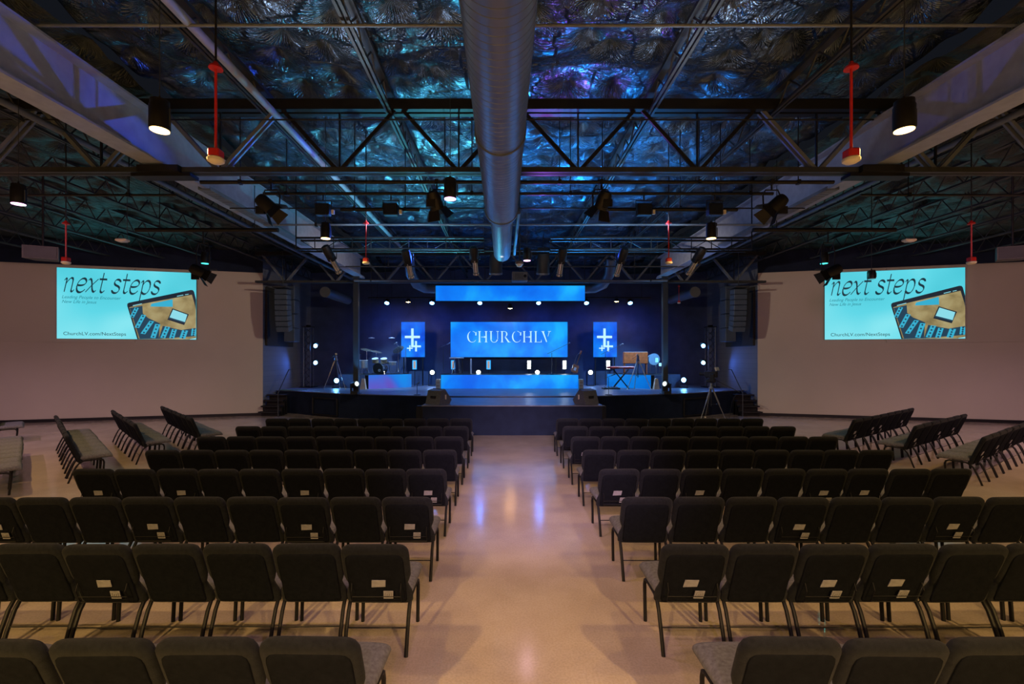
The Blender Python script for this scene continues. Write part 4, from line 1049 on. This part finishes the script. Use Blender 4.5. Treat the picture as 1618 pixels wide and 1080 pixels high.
for s, nm in ((-1, 'left'), (1, 'right')):
    rz = -s*ANG if s < 0 else -ANG
    rz = ANG if s < 0 else -ANG
    c = Vector((s*13.75, 16.475, 4.14)); nrm = Vector((-s*math.sin(ANG), -math.cos(ANG), 0)); c += nrm*.10
    t = empty('projection_screen', tuple(c), rz, 'large cyan projection screen with a tablet picture on the %s wall' % nm, 'screen', None)
    MB().box((0, .02, 0), (W2*2, .03, H2*2)).build('frame', BLK, t)
    MB().box((0, 0, 0), (W2*2-.004, .008, H2*2-.004)).build('display', MC['projected_cyan'], t)
    # scale: px in the zoom of the left screen (6.22/px): width 1370 -> 4.25
    k = 4.25/1370.
    def q(zx, zy):  # undo the keystone of the seen picture
        f = (zx-35)/1370.
        top = 50+f*58; bot = 742+f*12
        return ((zx-720)*k, H2-(zy-top)/(bot-top)*2*H2)
    r, xe = italic('next steps', 0, 0, 1, .02, (.03, .045))
    x0, z0 = q(85, 280); x1, _ = q(1030, 300); u = .50
    r, xe = italic('next steps', 0, 0, u, .013, (.026, .034))
    sc_ = (x1-x0)/xe
    r = [[(x0+a*sc_, z0+b-.02) for a, b in p] for p in r]
    flat('headline', r, INK, t, .010)
    a, b = q(80, 350); textmesh('subheading', 'Leading People to Encounter', .155, a, b, INK2, t, .010, .3, q(640, 350)[0]-a)
    a, b = q(80, 395); textmesh('subheading', 'New Life in Jesus', .155, a, b, INK2, t, .010, .3, q(405, 395)[0]-a)
    a, b = q(95, 708); textmesh('web_address', 'ChurchLV.com/NextSteps', .17, a, b, INK, t, .010, 0, q(690, 708)[0]-a, 0, .0)
    # tablet picture
    def pl_(*pp): return [q(*v) for v in pp]
    tab = [(720, 395), (1350, 272), (1370, 275), (1382, 290), (1420, 430), (1440, 700), (1440, 800), (820, 800), (705, 425), (706, 405)]
    fl = lambda n, polys, m, o: flat(n, [x for x in (clip(p) for p in polys) if x], m, t, o)
    fl('tablet_frame', [pl_(*tab)], DARKF, .010)
    fl('tablet_picture', [pl_((725, 440), (860, 405), (1360, 318), (1395, 430), (1440, 640), (1440, 760), (830, 745), (815, 740))], MC['picture_wood'], .012)
    fl('picture_book', [pl_((945, 405), (1160, 362), (1162, 435), (935, 432))], PCY, .0135)
    fab = [pl_((728, 445), (855, 425), (860, 500), (915, 545), (1030, 595), (1020, 745), (830, 745)), pl_((1060, 620), (1200, 650), (1250, 660), (1400, 640), (1408, 720), (1020, 745))]
    fl('picture_cloth', fab, PDK, .0135)
    strips = []
    for (a0, b0, a1, b1, w_) in ((800, 440, 750, 540, 40), (870, 510, 800, 640, 44), (950, 570, 860, 700, 46), (1010, 600, 960, 740, 50), (1110, 625, 1060, 740, 50), (1180, 650, 1150, 745, 50), (1290, 660, 1260, 745, 60), (1385, 645, 1375, 720, 50)):
        strips.append(pl_((a0-w_/2, b0), (a0+w_/2, b0+6), (a1+w_/2, b1), (a1-w_/2, b1-6)))
    fl('picture_cloth_stripe', strips, PCY, .0145)
    rnd = random.Random(4); dia = []
    for (a0, b0, a1, b1, w_) in ((800, 440, 750, 540, 40), (870, 510, 800, 640, 44), (950, 570, 860, 700, 46), (1010, 600, 960, 740, 50), (1110, 625, 1060, 740, 50), (1180, 650, 1150, 745, 50), (1290, 660, 1260, 745, 60), (1385, 645, 1375, 720, 50)):
        for j in range(4):
            f = (j+.5)/4; ex, ey = a0+(a1-a0)*f, b0+(b1-b0)*f
            dia.append(pl_((ex-12, ey), (ex, ey-10), (ex+12, ey), (ex, ey+10)))
    fl('picture_cloth_diamond', dia, PDK, .0155)
    fl('picture_phone', [pl_((1158, 450), (1328, 508), (1280, 612), (1108, 560))], DARKF, .0135)
    fl('picture_phone_display', [pl_((1165, 462), (1312, 512), (1285, 592), (1126, 545))], PWH, .0150)
    fl('picture_phone_strip', [pl_((1126, 536), (1288, 583), (1284, 594), (1122, 550))], PDK, .0160)
    fl('tablet_caption', [pl_((760, 420), (850, 402), (852, 408), (762, 427)), pl_((1205, 330), (1270, 318), (1271, 324), (1206, 336)), pl_((1288, 316), (1325, 310), (1326, 315), (1289, 321))], PWH, .0145)
    fl('picture_highlight', [pl_((1340, 748), (1410, 736), (1410, 760), (1340, 760))], PWH, .017)

# ================================================================= CHAIRS
def pad(W, v0, v1, thick, rt, waist=True, nu=16, nv=20):
    """upholstered back: outline in (x, s); s runs up the back. returns grid function"""
    H = v1-v0
    def hw(s):
        k = W
        if waist:
            k -= .032*math.exp(-((s-(v0+.19))/.055)**2)
        top = v1-s
        if top < rt: k -= rt-math.sqrt(max(0, rt*rt-(rt-top)**2))
        bot = s-v0
        if bot < .03: k -= .03-math.sqrt(max(0, .03*.03-(.03-bot)**2))
        return k
    mb = MB(); V = []; Fs = []
    ss = [v0+H*(.5-.5*math.cos(PI*i/nv)) for i in range(nv+1)]
    us = [math.sin((i/nu-.5)*PI) for i in range(nu+1)]
    for side in (-1, 1):
        for s in ss:
            e = min((v1-s), (s-v0)); ev = math.sqrt(min(1, max(0, 1-(1-min(e/.035, 1))**2)))
            for u in us:
                eu = math.sqrt(max(0, 1-abs(u)**10))
                V.append((u*hw(s), side*thick/2*ev*eu, s))
    n1 = (nu+1)*(nv+1)
    for i in range(nv):
        for j in range(nu):
            a = i*(nu+1)+j
            Fs.append((a, a+1, a+nu+2, a+nu+1)); Fs.append((n1+a+nu+1, n1+a+nu+2, n1+a+1, n1+a))
    mb.add(V, Fs); return mb
LEAN = math.atan2(.20, .53)
def back_xf(mb, y0=-.115, z0=.335):
    c, s = math.cos(LEAN), math.sin(LEAN)
    mb.v = [(x, y0+y*c-z*s, z0+z*c+y*s) for x, y, z in mb.v]; return mb
def back_pt(x, off, s, y0=-.115, z0=.335):
    """point on the rear of the back: off = distance behind the mid surface, s = height along back"""
    return (x, y0-off*math.cos(LEAN)-s*math.sin(LEAN), z0+s*math.cos(LEAN)-off*math.sin(LEAN))
BL = .565
def weld(o):
    bm = bmesh.new(); bm.from_mesh(o.data); bmesh.ops.remove_doubles(bm, verts=bm.verts, dist=.0008)
    bmesh.ops.recalc_face_normals(bm, faces=bm.faces); bm.to_mesh(o.data); bm.free(); return o
def make_chair(rack):
    t = empty('padded_chair', (0, 0, 0))
    t['category'] = 'chair'
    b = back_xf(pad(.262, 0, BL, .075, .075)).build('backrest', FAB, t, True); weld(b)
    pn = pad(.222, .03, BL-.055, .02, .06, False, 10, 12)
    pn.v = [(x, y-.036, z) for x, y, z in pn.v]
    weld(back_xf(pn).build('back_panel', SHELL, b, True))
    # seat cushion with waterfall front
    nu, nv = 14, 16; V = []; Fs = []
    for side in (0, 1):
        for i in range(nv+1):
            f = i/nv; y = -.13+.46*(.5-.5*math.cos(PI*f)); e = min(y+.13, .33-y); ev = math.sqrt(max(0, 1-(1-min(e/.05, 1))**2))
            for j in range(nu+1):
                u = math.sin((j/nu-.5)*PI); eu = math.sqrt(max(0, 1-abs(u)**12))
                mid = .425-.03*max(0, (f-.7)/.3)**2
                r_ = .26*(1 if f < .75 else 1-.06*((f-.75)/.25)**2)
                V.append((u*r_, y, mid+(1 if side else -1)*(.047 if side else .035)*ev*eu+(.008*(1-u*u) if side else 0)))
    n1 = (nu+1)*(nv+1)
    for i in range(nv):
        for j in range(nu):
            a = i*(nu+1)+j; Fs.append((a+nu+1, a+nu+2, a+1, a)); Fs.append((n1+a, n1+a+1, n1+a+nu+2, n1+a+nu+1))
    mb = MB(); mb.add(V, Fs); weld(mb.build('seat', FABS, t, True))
    for s in (-1, 1):
        x = s*.238
        MB().tube([(x, .18, 0), (x, .195, .2), (x, .20, .31), (x, .185, .355), (x, .15, .375), (x, .05, .378)]  , .0155, 8).build('leg', LEG, t, True)
        MB().tube([(x, .05, .378), (x, -.08, .374), (x, -.14, .345), (x, -.18, .29), (x, -.235, .16), (x, -.29, 0)]  , .0155, 8).build('leg', LEG, t, True)
    MB().tube([(-.235, -.225, .185), (.235, -.225, .185)], .005, 6).build('stretcher', LEG, t)
    if rack:
        mb = MB(); a = .045; y = .075
        A = [back_pt(-.2, .045, .06), back_pt(.2, .045, .06), back_pt(.2, .045+y, .085), back_pt(-.2, .045+y, .085)]
        # pocket wires
        A2 = [back_pt(-.19, .05, .24), back_pt(-.19, .085, .20), back_pt(-.19, .085, .085), back_pt(.19, .085, .085), back_pt(.19, .085, .20), back_pt(.19, .05, .24)]
        MB().tube(A2, .004, 6).tube([back_pt(-.19, .085, .14), back_pt(.19, .085, .14)], .003, 6).build('card_rack', LEG, t)
    return t
CH0 = make_chair(False); CH1 = make_chair(True)
first = {False: True, True: True}
def make_cards():
    e = MB(); fr = [(-.07, .052, .205), (.038, .052, .21), (.045, .052, .275), (-.062, .052, .275)]
    a = [back_pt(x, o, s) for x, o, s in fr]; b = [back_pt(x, o+.004, s) for x, o, s in fr]
    e.add(a+b, [(0, 1, 2, 3), (7, 6, 5, 4), (0, 4, 5, 1), (1, 5, 6, 2), (2, 6, 7, 3), (3, 7, 4, 0)])
    env = e.build('envelope', CARD)
    q = MB(); fr = [(.018, .066, .105), (.093, .066, .105), (.099, .066, .18), (.024, .066, .18)]
    a = [back_pt(x, o, s) for x, o, s in fr]; b = [back_pt(x, o+.004, s) for x, o, s in fr]
    q.add(a+b, [(0, 1, 2, 3), (7, 6, 5, 4), (0, 4, 5, 1), (1, 5, 6, 2), (2, 6, 7, 3), (3, 7, 4, 0)])
    q.cur = 1
    def ring(i0, th):
        c0 = [(.018+i0, .105+i0), (.093-i0, .105+i0), (.099-i0, .18-i0), (.024+i0, .18-i0)]
        for k in range(4):
            p0, p1 = c0[k], c0[(k+1) % 4]
            q.bar(back_pt(p0[0], .071, p0[1]), back_pt(p1[0], .071, p1[1]), th, .001)
    ring(.014, .003); ring(.028, .004)
    sq = q.build('notice_card', [CARD, CARD2])
    return env, sq
ENV, SQ = make_cards()
fc = [True]
rj = random.Random(11)
def place(x, y, rz, label, grp, cards=None, clabel=''):
    rack = cards is not None
    src = CH1 if rack else CH0
    if first[rack]: c = src; first[rack] = False
    else: c = copy_tree(src)
    yj = rj.uniform(-.012, .012); rr = rz+R(rj.uniform(-1.3, 1.3))
    c.location = (x, y+yj, 0); c.rotation_euler = (0, 0, rr)
    tag(c, label, 'chair', grp)
    if rack:
        if fc[0]: e, s_ = ENV, SQ; fc[0] = False
        else: e, s_ = ENV.copy(), SQ.copy(); COL.objects.link(e); COL.objects.link(s_)
        off = Matrix.Rotation(rr, 3, 'Z') @ Vector((cards, 0, 0))
        for o in (e, s_): o.location = (x+off.x, y+yj+off.y, 0); o.rotation_euler = (0, 0, rr)
        tag(e, 'blank pale slip on '+clabel, 'card', 'slips in the chair racks')
        tag(s_, 'square printed card on '+clabel, 'card', 'square cards in the chair racks')
CW = .53
D = [10.45, 9.29, 8.12, 6.96, 5.79, 4.63, 3.47, 2.305]
cardsL = {7: (1, 5), 6: (1, 3, 6, 9), 5: (1, 4, 7, 9)}
cardsR = {7: (1, 3, 4), 6: (4, 7), 5: (1, 3, 6, 7), 3: (1,), 2: (1,)}
for r_ in range(1, 9):
    yc = D[r_-1]+.31
    for sd, nm in ((-1, 'left'), (1, 'right')):
        edge = -.72-.25 if sd < 0 else 1.2-.25
        n = {7: 7, 8: 5}.get(r_, 9)
        for k in range(n):
            x = edge+sd*CW*(k+.5)
            has = (cardsL if sd < 0 else cardsR).get(r_, ())
            lb = 'dark padded chair, %s from the aisle, %s row from the stage, %s block' % (ORD[k], ORD[r_-1], nm)
            place(x, yc, 0, lb, 'chairs in the straight middle blocks', (0 if sd > 0 else .03) if (k+1) in has else None,
                  'the %s chair from aisle, %s row, %s block' % (ORD[k], ORD[r_-1], nm))
# angled side blocks: (near rear foot point, row direction, count, pitch, side, row name)
def side_row(p0, dirv, n, pitch, side, rown, cards=(), rear=True):
    d = Vector((dirv[0], dirv[1])).normalized()
    # facing: perpendicular to the row, towards the stage centre
    f = Vector((d.y, -d.x)) if side == 'left' else Vector((-d.y, d.x))
    if f.y < 0: f = -f
    rz = math.atan2(-f.x, f.y)
    base = Vector(p0)+(f*.29 if rear else -f*.18)
    for k in range(n):
        c = base+d*(pitch*(k+.5))
        place(c.x, c.y, rz, 'dark padded chair, %s from the near end, %s of the angled %s block' % (ORD[k], rown, side), 'chairs in the angled side blocks',
              0 if (k+1) in cards else None, 'chair %s from near end, %s, angled %s block' % (ORD[k], rown, side))
side_row((-7.45, 10.55), (-.717, .697), 7, .53, 'left', 'front row')
side_row((-8.02, 9.63), (-.726, .688), 7, .53, 'left', 'second row')
side_row((-8.08, 8.18), (-.724, .690), 8, .53, 'left', 'third row')
side_row((-8.40, 7.50), (-.722, .692), 8, .53, 'left', 'fourth row', (), False)
side_row((-13.1, 12.0), (-.722, .692), 2, .53, 'left', 'outer row', (), False)
side_row((7.62, 10.27), (.827, .563), 8, .53, 'right', 'front row', (1, 3, 4, 7))
side_row((8.15, 9.35), (.840, .542), 7, .53, 'right', 'second row', (1, 4, 6))
side_row((8.20, 8.05), (.840, .542), 8, .53, 'right', 'third row', (1, 3, 5))
